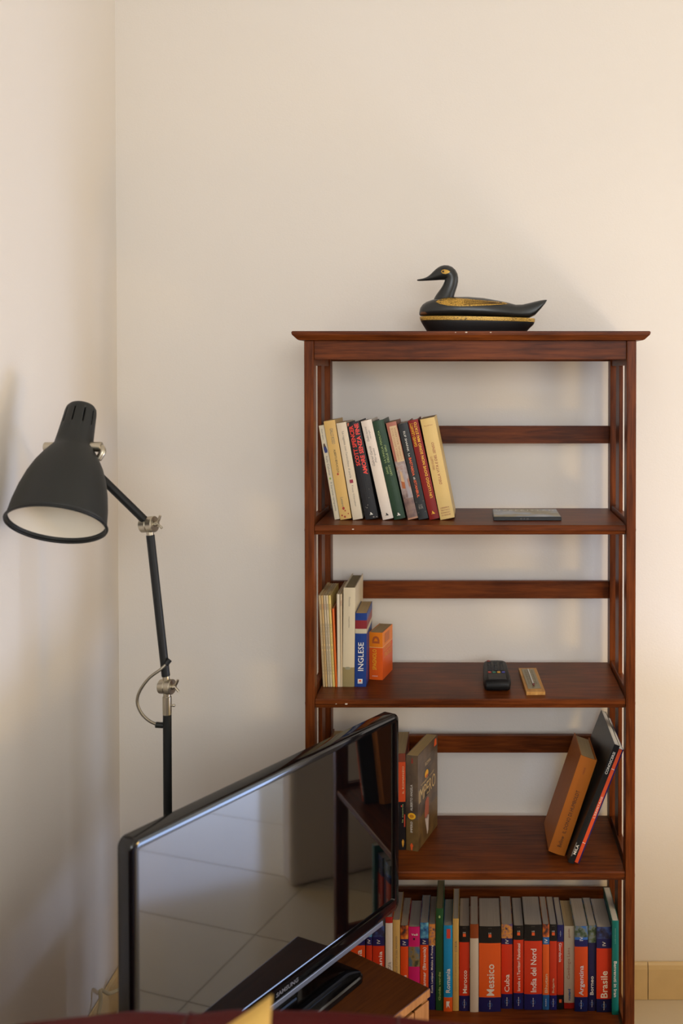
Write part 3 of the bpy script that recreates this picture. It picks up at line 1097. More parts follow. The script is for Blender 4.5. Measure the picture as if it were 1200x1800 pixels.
# little wooden thermometer
th = thing('thermometer', 'small thermometer on a pale wooden plaque lying beside the remote control', 'thermometer', (0.1272, 2.2690, z2 + 0.0003), (0, 0, R(3.0)))
b = bmesh.new()
sk = [(0, 0), (0.0435, 0), (0.0445, 0.187), (0.001, 0.187)]
obj('plaque', prism(sk, 0.0075, 2, 0.0, b), wood('pale_pine', (176, 122, 62), (214, 164, 96), 1, 0.5, 0.1, 5), th)
pl_ = obj('face_plate', box(0.0065, 0.037, 0.022, 0.176, 0.0077, 0.0087, 0.0004), mat('brass_face', (140, 128, 96), 0.35, metal=0.4, var=0.15, scale=40), th)
obj('glass_tube', rod((0.0218, 0.05, 0.0103), (0.0218, 0.166, 0.0103), 0.0015, 10), mat('tube_glass', (216, 214, 208), 0.15), th)
obj('bulb', lathe([(0, -0.003), (0.0022, -0.002), (0.003, 0), (0.0022, 0.002), (0, 0.003)], 12, origin=(0.0218, 0.045, 0.0112)), mat('red_spirit', (104, 32, 30), 0.25), th)
b = bmesh.new()
for i in range(18):
    yy = 0.056 + i * 0.0062
    for x0, x1 in ((0.0115, 0.0175 if i % 3 == 0 else 0.0155), (0.026 if i % 3 == 0 else 0.028, 0.032)):
        box(x0, x1, yy, yy + 0.0006, 0.0087, 0.00885, bm=b)
obj('scale_marks', b, BLACK_INK, pl_)

# ------------------------------------------------------------------ lower shelf
z3 = SH[2]
G3 = 'books on the lower shelf'
B = Book('thick tan brown book at the far left of the lower shelf, mostly behind the television', 0.046, 0.2335, 0.165, (-0.3475, 2.34, z3), 0, 0, cover=(112, 70, 44), group=G3, pages=PAGE_OLD, hard=True)
B = Book('orange and black paperback beside the television edge on the lower shelf', 0.0400, 0.2305, 0.145, (-0.1952, 2.348, z3), 0, 0,
         bands=[(0, 0.115, (26, 22, 24)), (0.115, 0.21, (196, 72, 32)), (0.21, 0.2305, (120, 58, 40))], group=G3, pages=PAGE_OLD)
B.up('IL ROMANZO', TAN_INK, 0.135, 0.2, 0.0325, 0.0365)
B.up('la cucina', GREEN_INK, 0.066, 0.11, 0.0315, 0.0345, 'author')
B.poly([[(0.032, 0.012), (0.034, 0.006), (0.036, 0.012), (0.037, 0.02), (0.034, 0.026), (0.031, 0.02)]], mat('amber_flame', (206, 150, 50), 0.5), 'publisher_mark')
B.poly([[(0.0365, 0.055), (0.0395, 0.055), (0.0395, 0.085), (0.0365, 0.085)]], mat('rust_block', (170, 56, 30), 0.5), 'picture')
B.disc(0.0305, 0.105, 0.0012, 0.0022, RED_INK)
IMP = picture('parchment_umber', [(58, 46, 38), (92, 76, 62), (112, 92, 70)], 16)
IMPS = picture('parchment_gold', [(74, 56, 34), (112, 88, 50), (92, 70, 42)], 16)
B = Book('thick umber paperback turned to show its cover with a gilt coin, on the lower shelf', 0.0295, 0.2275, 0.146, (-0.1535, 2.3475, z3), 0, -R(16.5),
         bands=[(0, 0.075, IMPS), (0.075, 0.2275, IMP)], group=G3, pages=paper('page_paper_tan', (196, 166, 112)))
B.up('ALBERTO ANGELA', WHITE_INK, 0.096, 0.158, 0.011, 0.0165, 'author')
B.up('IMPERO', WHITE_INK, 0.044, 0.07, 0.011, 0.0165)
B.disc(0.0145, 0.083, 0.0098, 0.0078, GOLD_INK)
B.disc(0.0145, 0.083, 0.0055, 0.0042, mat('coin_centre', (196, 126, 30), 0.5)).data.transform(Matrix.Translation((0, -0.0005, 0)))  # darker printed centre of the coin
B.poly([[(0.0125, 0.002), (0.016, 0.002), (0.0168, 0.009), (0.0185, 0.013), (0.0142, 0.0195), (0.0105, 0.013), (0.0118, 0.009)]], ORANGE_INK)
B.poly([[(0.013, 0.209), (0.018, 0.209), (0.017, 0.2215), (0.0145, 0.2215)]], mat('dim_red', (150, 58, 44), 0.5), 'emblem')
B.side_text('IMPERO', mat('parchment_ink', (214, 186, 130), 0.5), 0.006, 0.128, 0.110, 0.142)
B.side_text('viaggio nell’', mat('parchment_ink', (214, 186, 130), 0.5), 0.02, 0.118, 0.146, 0.152, 'subtitle')
B.side_text('di Roma seguendo una moneta', GREY_INK, 0.03, 0.115, 0.197, 0.203, 'subtitle')
B.side_text('ROMA', TAN_INK, 0.052, 0.092, 0.183, 0.192, 'subtitle')
B.side_text('nuovo viaggio', GREY_INK, 0.03, 0.112, 0.174, 0.179, 'subtitle')
B.disc(0.062, 0.162, 0.013, 0.0095, GOLD_INK, 'emblem', side=True)
B.disc(0.062, 0.157, 0.0095, 0.0035, mat('coin_rust', (196, 96, 50), 0.5), 'emblem', side=True).data.transform(Matrix.Translation((0.0005, 0, 0)))
B.poly([[(0.118, 0.207), (0.138, 0.207), (0.136, 0.2235), (0.122, 0.2235)]], ORANGE_INK, 'emblem', side=True)
B.poly([[(0.046, 0.062), (0.066, 0.050), (0.078, 0.062), (0.078, 0.098), (0.066, 0.104), (0.052, 0.098)]], mat('terracotta_cloth', (168, 92, 70), 0.6), 'picture', side=True)
B.poly([[(0.050, 0.056), (0.066, 0.060), (0.078, 0.056), (0.074, 0.02), (0.066, 0.012), (0.060, 0.03)]], mat('pale_cloth', (198, 186, 182), 0.6), 'picture', side=True)
B.poly([[(0.048, 0.108), (0.076, 0.108), (0.078, 0.118), (0.064, 0.124), (0.05, 0.118)]], mat('dark_hair', (44, 36, 32), 0.6), 'picture', side=True)

B = Book('thick ochre brown hardback leaning right on the lower shelf', 0.0400, 0.2385, 0.145, (0.1818, 2.3165, z3), R(18.5), 0, cover=(176, 100, 30), group=G3, hard=True, bulge=0.003, pages=PAGE_OLD, rough=0.55)
B.up('IL DONO DI HUMBOLDT', BLACK_INK, 0.052, 0.158, 0.016, 0.0245)
B.up('Bellow', BLACK_INK, 0.018, 0.045, 0.0155, 0.0245, 'author')
B.up('rizzoli', mat('rust_ink', (120, 52, 24), 0.6), 0.198, 0.214, 0.016, 0.02, 'publisher_name')
B = Book('large thin black book leaning right behind the ochre hardback', 0.0132, 0.294, 0.235, (0.2244, 2.2784, z3), R(21.2), 0, cover=(34, 35, 36), group=G3, bulge=0.0006, pages=PAGE, rough=0.3)
B.up('CONOSCERSI', WHITE_INK, 0.222, 0.276, 0.0035, 0.0095, bold=0.01)
B.up('MILA', WHITE_INK, 0.022, 0.046, 0.0035, 0.0095, 'publisher_name', bold=0.01)
B.poly([[(0.0008, 0.016), (0.003, 0.016), (0.003, 0.05), (0.0008, 0.05)]], GREY_INK, 'ruled_line')
B = Book("thin orange and navy book leaning on the bookcase's right side", 0.0112, 0.283, 0.215, (0.2392, 2.2800, z3), R(21.2), 0,
         bands=[(0, 0.283, (36, 28, 92))], group=G3, bulge=0.0006, pages=PAGE)
B.poly([[(0.0002, 0.0006), (0.0078, 0.0006), (0.0078, 0.2824), (0.0002, 0.2824)]], mat('orange_spine', (226, 84, 36), 0.45), 'spine_strip')
B.up("L'ERMITAGE", WHITE_INK, 0.112, 0.165, 0.0018, 0.0064).data.transform(Matrix.Translation((0, -0.0004, 0)))
B.poly([[(0.0002, 0.2325), (0.0078, 0.2325), (0.0078, 0.2337), (0.0002, 0.2337)], [(0.0002, 0.049), (0.0078, 0.049), (0.0078, 0.0502), (0.0002, 0.0502)]], WHITE_INK, 'ruled_line').data.transform(Matrix.Translation((0, -0.0004, 0)))

# ------------------------------------------------------------------ travel guides on the bottom shelf
z4 = SH[3]
G4 = 'travel guides on the bottom shelf'
OR_, OR2, RD = (226, 78, 26), (232, 96, 34), (212, 58, 28)
NV, BK = (34, 34, 92), (26, 25, 26)
SUN = picture('sunset_picture', [(60, 40, 40), (196, 90, 30), (230, 150, 50)], 70)
SEA = picture('sea_picture', [(30, 60, 110), (60, 130, 180), (120, 190, 200)], 60)
FIELD = picture('field_picture', [(40, 60, 40), (70, 90, 60), (120, 130, 120), (60, 110, 170)], 60)
NIGHT = picture('night_picture', [(26, 26, 40), (40, 46, 90), (60, 90, 160)], 60)
CANAL = picture('canal_picture', [(60, 66, 50), (140, 120, 70), (80, 110, 130), (60, 90, 150)], 40)
MARKET = picture('market_picture', [(40, 40, 90), (220, 150, 60), (90, 70, 130)], 60)


def guide(lab, px0, px1, yb, yt, d, bands, title=None, tz=None, tx=(0.3, 0.75), ink=None, mark=True, down=False, pages=PAGE_GREY, badge=False, blue_badge=False, bold=0.012):
    """bands given as fractions of the height, bottom to top; px0..px1 the spine's span at its foot"""
    # spine plane
    ray_b = math.tan(0)
    fy = lambda py: (py - 692.15) / 1750.0
    s, c = math.sin(0.0174), math.cos(0.0174)
    k = fy(yb)
    Y = (EYE - z4) * (c - k * s) / (s + k * c)
    dd = Y * c + (EYE - z4) * s
    k2 = fy(yt)
    zz = Y * (k2 * c + s) / (c - k2 * s)
    h = EYE - zz - z4
    x0, x1 = (px0 - 827.27) / 1750 * dd, (px1 - 827.27) / 1750 * dd
    t = x1 - x0 - 0.0003
    B = Book(lab, t, h, d, (x0, Y, z4), 0, 0, bands=[(a * h, b_ * h, m) for a, b_, m in bands], group=G4, pages=pages, bulge=min(0.0012, t * 0.06), rough=0.32)
    if title:
        f = B.down if down else B.up
        f(title, ink or WHITE_INK, tz[0] * h, tz[1] * h, tx[0] * t, tx[1] * t, bold=bold)
    if mark:
        B.guide_mark(t * 0.5, h * (0.5 * bands[0][1]), min(0.0055, t * 0.3))
    if badge:
        zc = h * (0.5 * (bands[-1][0] + bands[-1][1]))
        B.poly([[(t * 0.5 - 0.0035, zc - 0.006), (t * 0.5 + 0.0035, zc - 0.006), (t * 0.5 + 0.0035, zc + 0.0015), (t * 0.5 - 0.0035, zc + 0.0015)]], ORANGE_INK, 'badge')
        B.flat('10', WHITE_INK, t * 0.5 - 0.003, t * 0.5 + 0.003, zc + 0.0022, zc + 0.0055, 'badge_number')
        B.flat('guide', GREY_INK, t * 0.5 - 0.004, t * 0.5 + 0.004, h - 0.005, h - 0.003, 'series_name')
    if blue_badge:
        zc = h * (0.5 * (bands[-2][0] + bands[-2][1]))
        B.up('IV', WHITE_INK, zc - 0.005, zc + 0.005, t * 0.5 - min(0.004, t * 0.25), t * 0.5 + min(0.004, t * 0.25), 'edition_number')
    return B


guide('orange guide at the left end of the bottom shelf row, behind the television', 597, 613.5, 1775, 1628, 0.128, [(0, 0.17, NV), (0.17, 0.78, OR_), (0.78, 1, NIGHT)])
B = guide('orange guide with a blue picture head ending in the letter a, near the television stand', 614, 641.8, 1775, 1628, 0.128, [(0, 0.17, NV), (0.17, 0.77, OR_), (0.77, 0.87, NV), (0.87, 1, NIGHT)], 'Namibia', (0.3, 0.72), (0.45, 0.8))
B = guide('narrow orange guide with a bright blue picture head, bottom shelf', 643.5, 654, 1775, 1628, 0.128, [(0, 0.17, NV), (0.17, 0.77, RD), (0.77, 0.87, NV), (0.87, 1, SEA)], blue_badge=True)
B = guide('red orange guide with a navy head and pale title, left of the crumpled white booklet', 655, 676, 1775, 1628, 0.128, [(0, 0.17, NV), (0.17, 0.765, RD), (0.765, 0.87, NV), (0.87, 1, NIGHT)], 'Tanzania', (0.3, 0.7), (0.5, 0.8), blue_badge=True)
B = guide('creased white booklet with grey capitals and a red tip, among the orange guides', 677.5, 690, 1776, 1612, 0.125, [(0, 0.935, (222, 214, 200)), (0.935, 1, (176, 40, 34))], 'VIA EUROPA', (0.3, 0.52), (0.35, 0.85), GREY_INK, mark=False, bold=0)
B = guide('yellow cream booklet right of the creased white one', 690.5, 703, 1776, 1617, 0.13, [(0, 1, (206, 170, 100))], 'GUIDA ALLE CITTA DEL MONDO', (0.3, 0.82), (0.4, 0.65), GREY_INK, mark=False, bold=0)
B = guide('orange guide with a sunset picture head, between the cream booklet and the magenta guide', 703.8, 717.4, 1776, 1627, 0.128, [(0, 0.17, NV), (0.17, 0.755, OR_), (0.755, 0.84, NV), (0.84, 1, SUN)], 'Laos', (0.25, 0.42), (0.35, 0.8), blue_badge=True)
B = guide('magenta guide with a canal picture across its middle', 718, 737.8, 1775, 1629, 0.12, [(0, 0.52, (206, 30, 110)), (0.52, 0.76, CANAL), (0.76, 1, (206, 30, 110))], mark=False)
B.flat('Vedi', WHITE_INK, B.t * 0.25, B.t * 0.82, B.h * 0.895, B.h * 0.92, bold=0.02)
B.disc(B.t * 0.5, B.h * 0.855, 0.0022, 0.003, BLACK_INK)
B = guide('orange guide with a turquoise head and long pale title, right of the magenta guide', 738.4, 753, 1775, 1622, 0.128, [(0, 0.17, NV), (0.17, 0.745, OR_), (0.745, 0.82, NV), (0.82, 1, SEA)], 'Myanmar (Birmania)', (0.2, 0.72), (0.3, 0.8), blue_badge=True)
B = guide('narrow navy guide with a tiny long white title, left of the dark green book', 753.6, 765.2, 1775, 1624.5, 0.128, [(0, 0.75, (34, 34, 96)), (0.75, 0.97, MARKET), (0.97, 1, (214, 140, 70))], 'Kuala Lumpur, Melaka & Penang', (0.2, 0.76), (0.32, 0.72))
B = guide('tall dark green book on the bottom shelf', 766, 778.9, 1776, 1597, 0.135, [(0, 1, (36, 84, 48))], 'Guida verde', (0.1, 0.38), (0.35, 0.65), GREEN_INK, mark=False, pages=paper('page_paper_khaki', (120, 112, 80)))
B.disc(B.t * 0.5, B.h * 0.92, 0.0022, 0.0035, GREEN_INK)
B = guide('bright cyan guide with an orange foot on the bottom shelf', 779.6, 795, 1778, 1626.7, 0.12, [(0, 0.165, (226, 92, 34)), (0.165, 1, (24, 140, 196))], 'Romania', (0.22, 0.50), (0.25, 0.75), mark=False, pages=PAGE_GREY)
B.poly([[(B.t * 0.35, B.h * 0.85), (B.t * 0.78, B.h * 0.85), (B.t * 0.78, B.h * 0.96), (B.t * 0.35, B.h * 0.96)]], mat('red_tab', (206, 60, 46), 0.5), 'emblem')
B.poly([[(B.t * 0.3, B.h * 0.04), (B.t * 0.5, B.h * 0.07), (B.t * 0.72, B.h * 0.04), (B.t * 0.6, B.h * 0.085), (B.t * 0.7, B.h * 0.12), (B.t * 0.45, B.h * 0.095), (B.t * 0.3, B.h * 0.12), (B.t * 0.38, B.h * 0.08)]], WHITE_INK)
B = guide('narrow pale yellow guide right of the cyan one', 795.6, 806.2, 1777, 1614.8, 0.14, [(0, 1, (206, 168, 92))], 'SYRIA', (0.64, 0.76), (0.35, 0.75), GREY_INK, mark=False, bold=0)
B.up('percorsi e citta antiche', GREY_INK, B.h * 0.22, B.h * 0.62, B.t * 0.42, B.t * 0.6, 'subtitle')
B = guide('red orange guide titled Marocco with black head and navy foot', 806.8, 825.2, 1777, 1627.7, 0.128, [(0, 0.18, NV), (0.18, 0.81, RD), (0.81, 1, BK)], 'Marocco', (0.21, 0.48), (0.35, 0.75), badge=True)
B = guide('plain white guide with a brown head, left of the thick orange one', 826, 840.9, 1779, 1624.7, 0.128, [(0, 0.84, (206, 194, 176)), (0.84, 1, (140, 66, 28))], mark=False)
B = guide('thickest orange guide titled Messico on the bottom shelf', 841.6, 880.2, 1778.5, 1628.5, 0.13, [(0, 0.17, NV), (0.17, 0.805, OR2), (0.805, 1, BK)], 'Messico', (0.19, 0.56), (0.35, 0.70), badge=True)
B = guide('red orange guide titled Cuba with a market picture head', 880.9, 900.6, 1773, 1625, 0.13, [(0, 0.175, NV), (0.175, 0.765, RD), (0.765, 0.835, NV), (0.835, 1, MARKET)], 'Cuba', (0.2, 0.41), (0.28, 0.72), blue_badge=True)
B = guide('narrow red guide with a very long pale title, right of the Cuba guide', 902.2, 920.2, 1774, 1627, 0.128, [(0, 0.195, NV), (0.195, 0.83, RD), (0.83, 1, BK)], 'Israele e i Territori Palestinesi', (0.22, 0.79), (0.36, 0.66), badge=True)
B = guide('thick red guide titled India del Nord', 921, 952.6, 1775, 1625.5, 0.13, [(0, 0.185, NV), (0.185, 0.81, RD), (0.81, 1, BK)], 'India del Nord', (0.21, 0.72), (0.36, 0.68), badge=True)
B = guide('narrow orange guide titled Bhutan with a light blue foot', 953.4, 965.1, 1775, 1624.7, 0.128, [(0, 0.175, (40, 90, 140)), (0.175, 0.765, OR2), (0.765, 0.85, (40, 100, 160)), (0.85, 1, SUN)], 'Bhutan', (0.2, 0.42), (0.3, 0.75), TAN_INK, blue_badge=True)
B = guide('narrow orange guide with a black head and short pale title, right of the Bhutan guide', 965.7, 978.4, 1775, 1625, 0.128, [(0, 0.17, NV), (0.17, 0.805, RD), (0.805, 1, BK)], 'Bulgaria', (0.2, 0.37), (0.35, 0.7), TAN_INK, badge=True)
B = guide('orange guide standing upside down with its navy end up and black end down', 979, 990.2, 1774, 1626, 0.128, [(0, 0.17, BK), (0.17, 0.8, RD), (0.8, 1, NV)], 'Giordania', (0.56, 0.79), (0.25, 0.7), mark=False, down=True)
B.guide_mark(B.t * 0.5, B.h * 0.9, 0.0035)
B.poly([[(B.t * 0.3, B.h * 0.08), (B.t * 0.7, B.h * 0.08), (B.t * 0.7, B.h * 0.12), (B.t * 0.3, B.h * 0.12)]], ORANGE_INK, 'badge')
B = guide('white guide with faint red lettering and a red foot on the bottom shelf', 991, 1008.9, 1772.7, 1628, 0.118, [(0, 0.07, (186, 38, 28)), (0.07, 1, (214, 204, 180))], 'Cambogia Laos', (0.36, 0.74), (0.28, 0.66), mat('pale_red_ink', (176, 104, 84), 0.6), mark=False, pages=PAGE_OLD, bold=0)
B.up('routard', BLUE_INK, B.h * 0.1, B.h * 0.24, B.t * 0.38, B.t * 0.64, 'publisher_name', bold=0.04)
B.up('guide', mat('pale_red_ink', (176, 104, 84), 0.6), B.h * 0.86, B.h * 0.97, B.t * 0.36, B.t * 0.6, 'series_name')
B = guide('orange guide titled Argentina with a green field picture head', 1009.6, 1032.7, 1778, 1628, 0.128, [(0, 0.17, (26, 32, 78)), (0.17, 0.76, OR_), (0.76, 0.84, NV), (0.84, 0.87, (60, 110, 180)), (0.87, 1, FIELD)], 'Argentina', (0.19, 0.54), (0.32, 0.78), blue_badge=True)
B = guide('dark navy guide titled Borneo', 1033.4, 1047.2, 1777, 1627, 0.128, [(0, 0.8, (32, 32, 78)), (0.8, 1, FIELD)], 'Borneo', (0.19, 0.41), (0.22, 0.68), mark=False)
B.guide_mark(B.t * 0.48, B.h * 0.09, 0.0045)
B = guide('orange red guide titled Brasile with a dark blue picture head', 1048, 1074.2, 1779, 1629.5, 0.13, [(0, 0.155, (26, 30, 76)), (0.155, 0.75, RD), (0.75, 0.86, NV), (0.86, 1, NIGHT)], 'Brasile', (0.17, 0.485), (0.28, 0.74), blue_badge=True)
B = guide('teal book with wavy page tops, rightmost on the bottom shelf', 1075.2, 1087.0, 1783.8, 1618.5, 0.155, [(0, 1, (22, 116, 108))], 'Benvenuti in Iran', (0.19, 0.57), (0.25, 0.72), mark=False, down=True, pages=PAGE)
B.down('itinerari', mat('pale_teal_ink', (120, 170, 160), 0.5), B.h * 0.76, B.h * 0.92, B.t * 0.4, B.t * 0.56, 'author')

# ------------------------------------------------------------------ floor lamp
LY = 2.05
lamp = thing('floor_lamp', 'black jointed reading floor lamp with a bell shade in the corner', 'floor lamp', (-0.6236, LY, 0))
inv = Matrix.Translation((0.6236, -LY, 0))
LBLK = mat('lamp_black', (19, 21, 21), 0.5, spec=0.35, bump=0.03, bscale=400)
LSHD = mat('shade_black', (37, 38, 36), 0.55, spec=0.35, bump=0.02, bscale=500)
NICK = mat('brushed_nickel', (186, 178, 160), 0.32, metal=1.0, var=0.08, scale=40)
LIN = mat('shade_white', (236, 226, 208), 0.5)


def LW(px, py, Y):
    """image pixel coordinates to a world point at depth Y, through the camera"""
    s, c = math.sin(0.0174), math.cos(0.0174)
    a, b_ = (px - 827.27) / 1750, (692.15 - py) / 1750
    ry, rz = c + b_ * s, -s + b_ * c
    k = Y / ry
    return Vector((a * k, Y, EYE + rz * k))


def L(o):
    o.matrix_local = inv
    return o


J2 = LW(293.5, 1207, LY)
J1 = LW(262, 922, LY)
PB = Vector((J2.x, LY, 0))
base = lathe([(0, 0), (0.135, 0), (0.14, 0.004), (0.14, 0.018), (0.134, 0.023), (0.03, 0.025), (0.016, 0.032), (0, 0.032)], 48, origin=(J2.x, LY, 0.0006), cap=False)
L(obj('base', base, LBLK, lamp, smooth=True, angle=30))
L(obj('pole', rod((J2.x, LY, 0.025), (J2.x, LY, LW(293, 1255, LY).z), 0.0088, 20), LBLK, lamp, smooth=True, angle=40))
L(obj('sleeve', rod((J2.x, LY, LW(293, 1256, LY).z), (J2.x, LY, LW(293, 1224, LY).z), 0.0092, 20, bev=0.0006), NICK, lamp, smooth=True, angle=40))
kn = rod(LW(300, 1240, LY), LW(305, 1240, LY), 0.0022, 10)
lathe([(0, 0), (0.0028, 0.0005), (0.0032, 0.003), (0.002, 0.0055), (0, 0.006)], 10, kn, axis=(1, 0, 0), origin=LW(303, 1240, LY))
L(obj('set_screw', kn, NICK, lamp, smooth=True, angle=50))


def joint(name, P, s, tilt):
    """clamp: two discs side by side with a wing nut on the right"""
    ax = Vector((0.96, -0.28, tilt)).normalized()
    b_ = rod(P - ax * 0.0165 * s, P - ax * 0.0015 * s, 0.0155 * s, 24, bev=0.001)
    rod(P - ax * 0.0005 * s, P + ax * 0.0135 * s, 0.0165 * s, 24, b_, bev=0.001)
    o = L(obj(name, b_, NICK, lamp, smooth=True, angle=40))
    wn = lathe([(0.0055 * s, 0), (0.0055 * s, 0.003), (0.0035 * s, 0.008 * s), (0, 0.0085 * s)], 14, axis=ax, origin=P + ax * 0.0138 * s)
    side = ax.cross(Vector((0, 1, 0))).normalized()
    for sg in (-1, 1):
        a0 = P + ax * 0.018 * s
        a1 = P + ax * 0.028 * s + side * sg * 0.013 * s + Vector((0, 0, 0.003))
        pts = spline([a0, (a0 + a1) / 2 + ax * 0.001, a1], 4)
        tube(pts, 0.0028 * s, 8, wn)
    w_ = obj('wing_nut', wn, NICK, o, smooth=True, angle=50)
    return o


joint('lower_joint', J2, 0.95, 0.05)
L(obj('lower_collar', rod(J2 + Vector((0, 0, -0.027)), J2 + Vector((0, 0, -0.006)), 0.0078, 16), NICK, lamp, smooth=True, angle=40))
up_ = (J1 - J2).normalized()
L(obj('lower_arm', rod(J2 + up_ * 0.022, J1 - up_ * 0.022, 0.0086, 20, bev=0.0006), LBLK, lamp, smooth=True, angle=40))
L(obj('arm_collar', rod(J2 + up_ * 0.008, J2 + up_ * 0.0225, 0.007, 16), NICK, lamp, smooth=True, angle=40))
L(obj('arm_collar', rod(J1 - up_ * 0.0225, J1 - up_ * 0.01, 0.0074, 16), NICK, lamp, smooth=True, angle=40))
joint('upper_joint', J1, 1.02, 0.12)
# shade
rimC = Vector((-0.7773, 1.86, 1.3426))
axis = Vector((-0.0063, 0.6049, 1.0)).normalized()
TOT = 0.2625
prof = [(0.0, 0.0), (0.006, 0.0), (0.018, 0.0006), (0.0245, 0.003), (0.0285, 0.008), (0.0302, 0.016), (0.0312, 0.03), (0.0325, 0.045), (0.034, 0.062), (0.0355, 0.076), (0.0385, 0.084), (0.0455, 0.093), (0.0555, 0.106),
        (0.0675, 0.125), (0.0775, 0.147), (0.0855, 0.172), (0.0915, 0.200), (0.0945, 0.224), (0.0958, 0.232)]
kk = TOT / 0.2375
rs = 0.945
prof = [(r * rs * (1.06 if h < 0.08 else 1.0), h * kk) for r, h in prof]
apex = rimC + axis * TOT
SEG = 70


def shade_shell(prof, seg, slots):
    b_ = bmesh.new()
    z = -axis
    x = z.orthogonal().normalized()
    x = Vector((1, 0, 0)) - z * z.x
    x.normalize()
    y = z.cross(x)
    rg = []
    for r, h in prof:
        if r < 1e-6:
            rg.append([b_.verts.new(apex + z * h)])
        else:
            rg.append([b_.verts.new(apex + z * h + (x * math.cos(2 * PI * i / seg) + y * math.sin(2 * PI * i / seg)) * r) for i in range(seg)])
    for q, (a, c) in enumerate(zip(rg, rg[1:])):
        for i in range(seg):
            j = (i + 1) % seg
            if slots and 5 <= q <= 6 and i % 7 == 3:
                continue
            if len(a) == 1:
                b_.faces.new((a[0], c[i], c[j]))
            else:
                b_.faces.new((a[i], a[j], c[j], c[i]))
    return b_


sh_ = L(obj('shade', shade_shell(prof, SEG, True), [LSHD, LIN], lamp, smooth=True))
so = sh_.modifiers.new('thick', 'SOLIDIFY')
so.thickness = 0.0012
so.offset = -1
inner = [(max(0.0, r - 0.0028), h + 0.001) for r, h in prof[9:-1]]
inn = obj('shade_lining', shade_shell(inner, SEG, False), LIN, sh_, smooth=True)
rl = []
zax = -axis
xx = Vector((1, 0, 0)) - zax * zax.x
xx.normalize()
yy_ = zax.cross(xx)
cR = apex + zax * (prof[-1][1])
ringp = [cR + (xx * math.cos(2 * PI * i / 64) + yy_ * math.sin(2 * PI * i / 64)) * 0.0902 for i in range(65)]
obj('rim', tube(ringp, 0.003, 8), LBLK, sh_, smooth=True)
obj('cap_washer', lathe([(0.011, 0), (0.010, 0.0018), (0, 0.0025)], 20, axis=axis, origin=apex - axis * 0.0006), NICK, sh_, smooth=True, angle=50)
obj('cap_screw', lathe([(0.0034, 0), (0.0034, 0.006), (0.002, 0.008), (0, 0.0082)], 12, axis=axis, origin=apex), LBLK, sh_, smooth=True, angle=50)
blb = lathe([(0.013, -0.02), (0.013, 0.0), (0.018, 0.018), (0.026, 0.036), (0.03, 0.055), (0.026, 0.074), (0.015, 0.086), (0, 0.09)], 24, axis=zax, origin=apex + zax * 0.098)
obj('bulb', blb, mat('frosted_bulb', (244, 240, 232), 0.35), sh_, smooth=True)
# yoke: bent strip around the waist of the shade, with clamps at both ends
wc = apex + zax * (0.0845 * kk)
bx_ = xx
by_ = yy_ if yy_.y > 0 else -yy_
pts = []
for i in range(15):
    a = PI * i / 14
    pts.append(wc - bx_ * math.cos(a) * 0.0485 + by_ * math.sin(a) * 0.058)
yk = L(obj('yoke', tube(pts, 0.0036, 8), NICK, lamp, smooth=True))
for sg in (-1, 1):
    p = wc + bx_ * sg * 0.034
    q = rod(p, p + bx_ * sg * 0.022, 0.0098, 20, bev=0.001)
    obj('pivot', q, NICK, yk, smooth=True, angle=40)
wn = wc + bx_ * 0.054
q = spline([wn, wn + bx_ * 0.006 + Vector((0, -0.006, -0.009)), wn - bx_ * 0.002 + Vector((0, -0.008, -0.024))], 5)
obj('wing_nut', tube(q, 0.0062, 12), NICK, yk, smooth=True)
yb_ = wc + by_ * 0.058
ad = (yb_ - J1).normalized()
L(obj('upper_arm', rod(J1 + ad * 0.012, yb_ + ad * 0.004, 0.0084, 20, bev=0.0006), LBLK, lamp, smooth=True, angle=40))
# spring conduit carrying the cable past the lower joint
cpts = spline([LW(296, 1162, LY - 0.002), LW(283, 1176, LY - 0.01), LW(262, 1192, LY - 0.014), LW(246, 1214, LY - 0.016), LW(241, 1234, LY - 0.016), LW(248, 1253, LY - 0.014), LW(262, 1267, LY - 0.01), LW(279, 1275, LY - 0.003)], 8)
L(obj('spring_conduit', tube(cpts, 0.0031, 10), mat('conduit_steel', (150, 142, 126), 0.4, metal=0.9), lamp, smooth=True))
L(obj('cable_grommet', rod(LW(291, 1168, LY - 0.006), LW(298, 1159, LY - 0.002), 0.006, 14, bev=0.001), LBLK, lamp, smooth=True, angle=40))
L(obj('cable_grommet', rod(LW(273, 1274, LY - 0.006), LW(287, 1275, LY), 0.006, 14, bev=0.001), LBLK, lamp, smooth=True, angle=40))

# ------------------------------------------------------------------ television on its cabinet
TVC = Vector((-0.35475, 1.90125, 0))
TANG = math.atan2(0.84811, 0.52982)
TW, THH = 0.7333, 0.442
TZ0 = 0.433
# local frame: x along the screen (left near to right far), -y towards the viewer
tv = thing('television', 'black flat television on a stand standing diagonally in front of the bookcase', 'television', (TVC.x, TVC.y, 0.3806), (0, 0, TANG))
z0 = TZ0 - 0.3806
GLOSS = mat('gloss_black', (12, 12, 13), 0.08, spec=0.5)
SATIN = mat('satin_black', (20, 20, 22), 0.35)
b = bmesh.new()


def rrect(x0, x1, z0_, z1_, r, y, n=6):
    out = []
    for cx, cz, a0 in ((x1 - r, z1_ - r, 0), (x0 + r, z1_ - r, 90), (x0 + r, z0_ + r, 180), (x1 - r, z0_ + r, 270)):
        for i in range(n + 1):
            a = R(a0 + 90 * i / n)
            out.append((cx + r * math.cos(a), y, cz + r * math.sin(a)))
    return out


hw = TW / 2
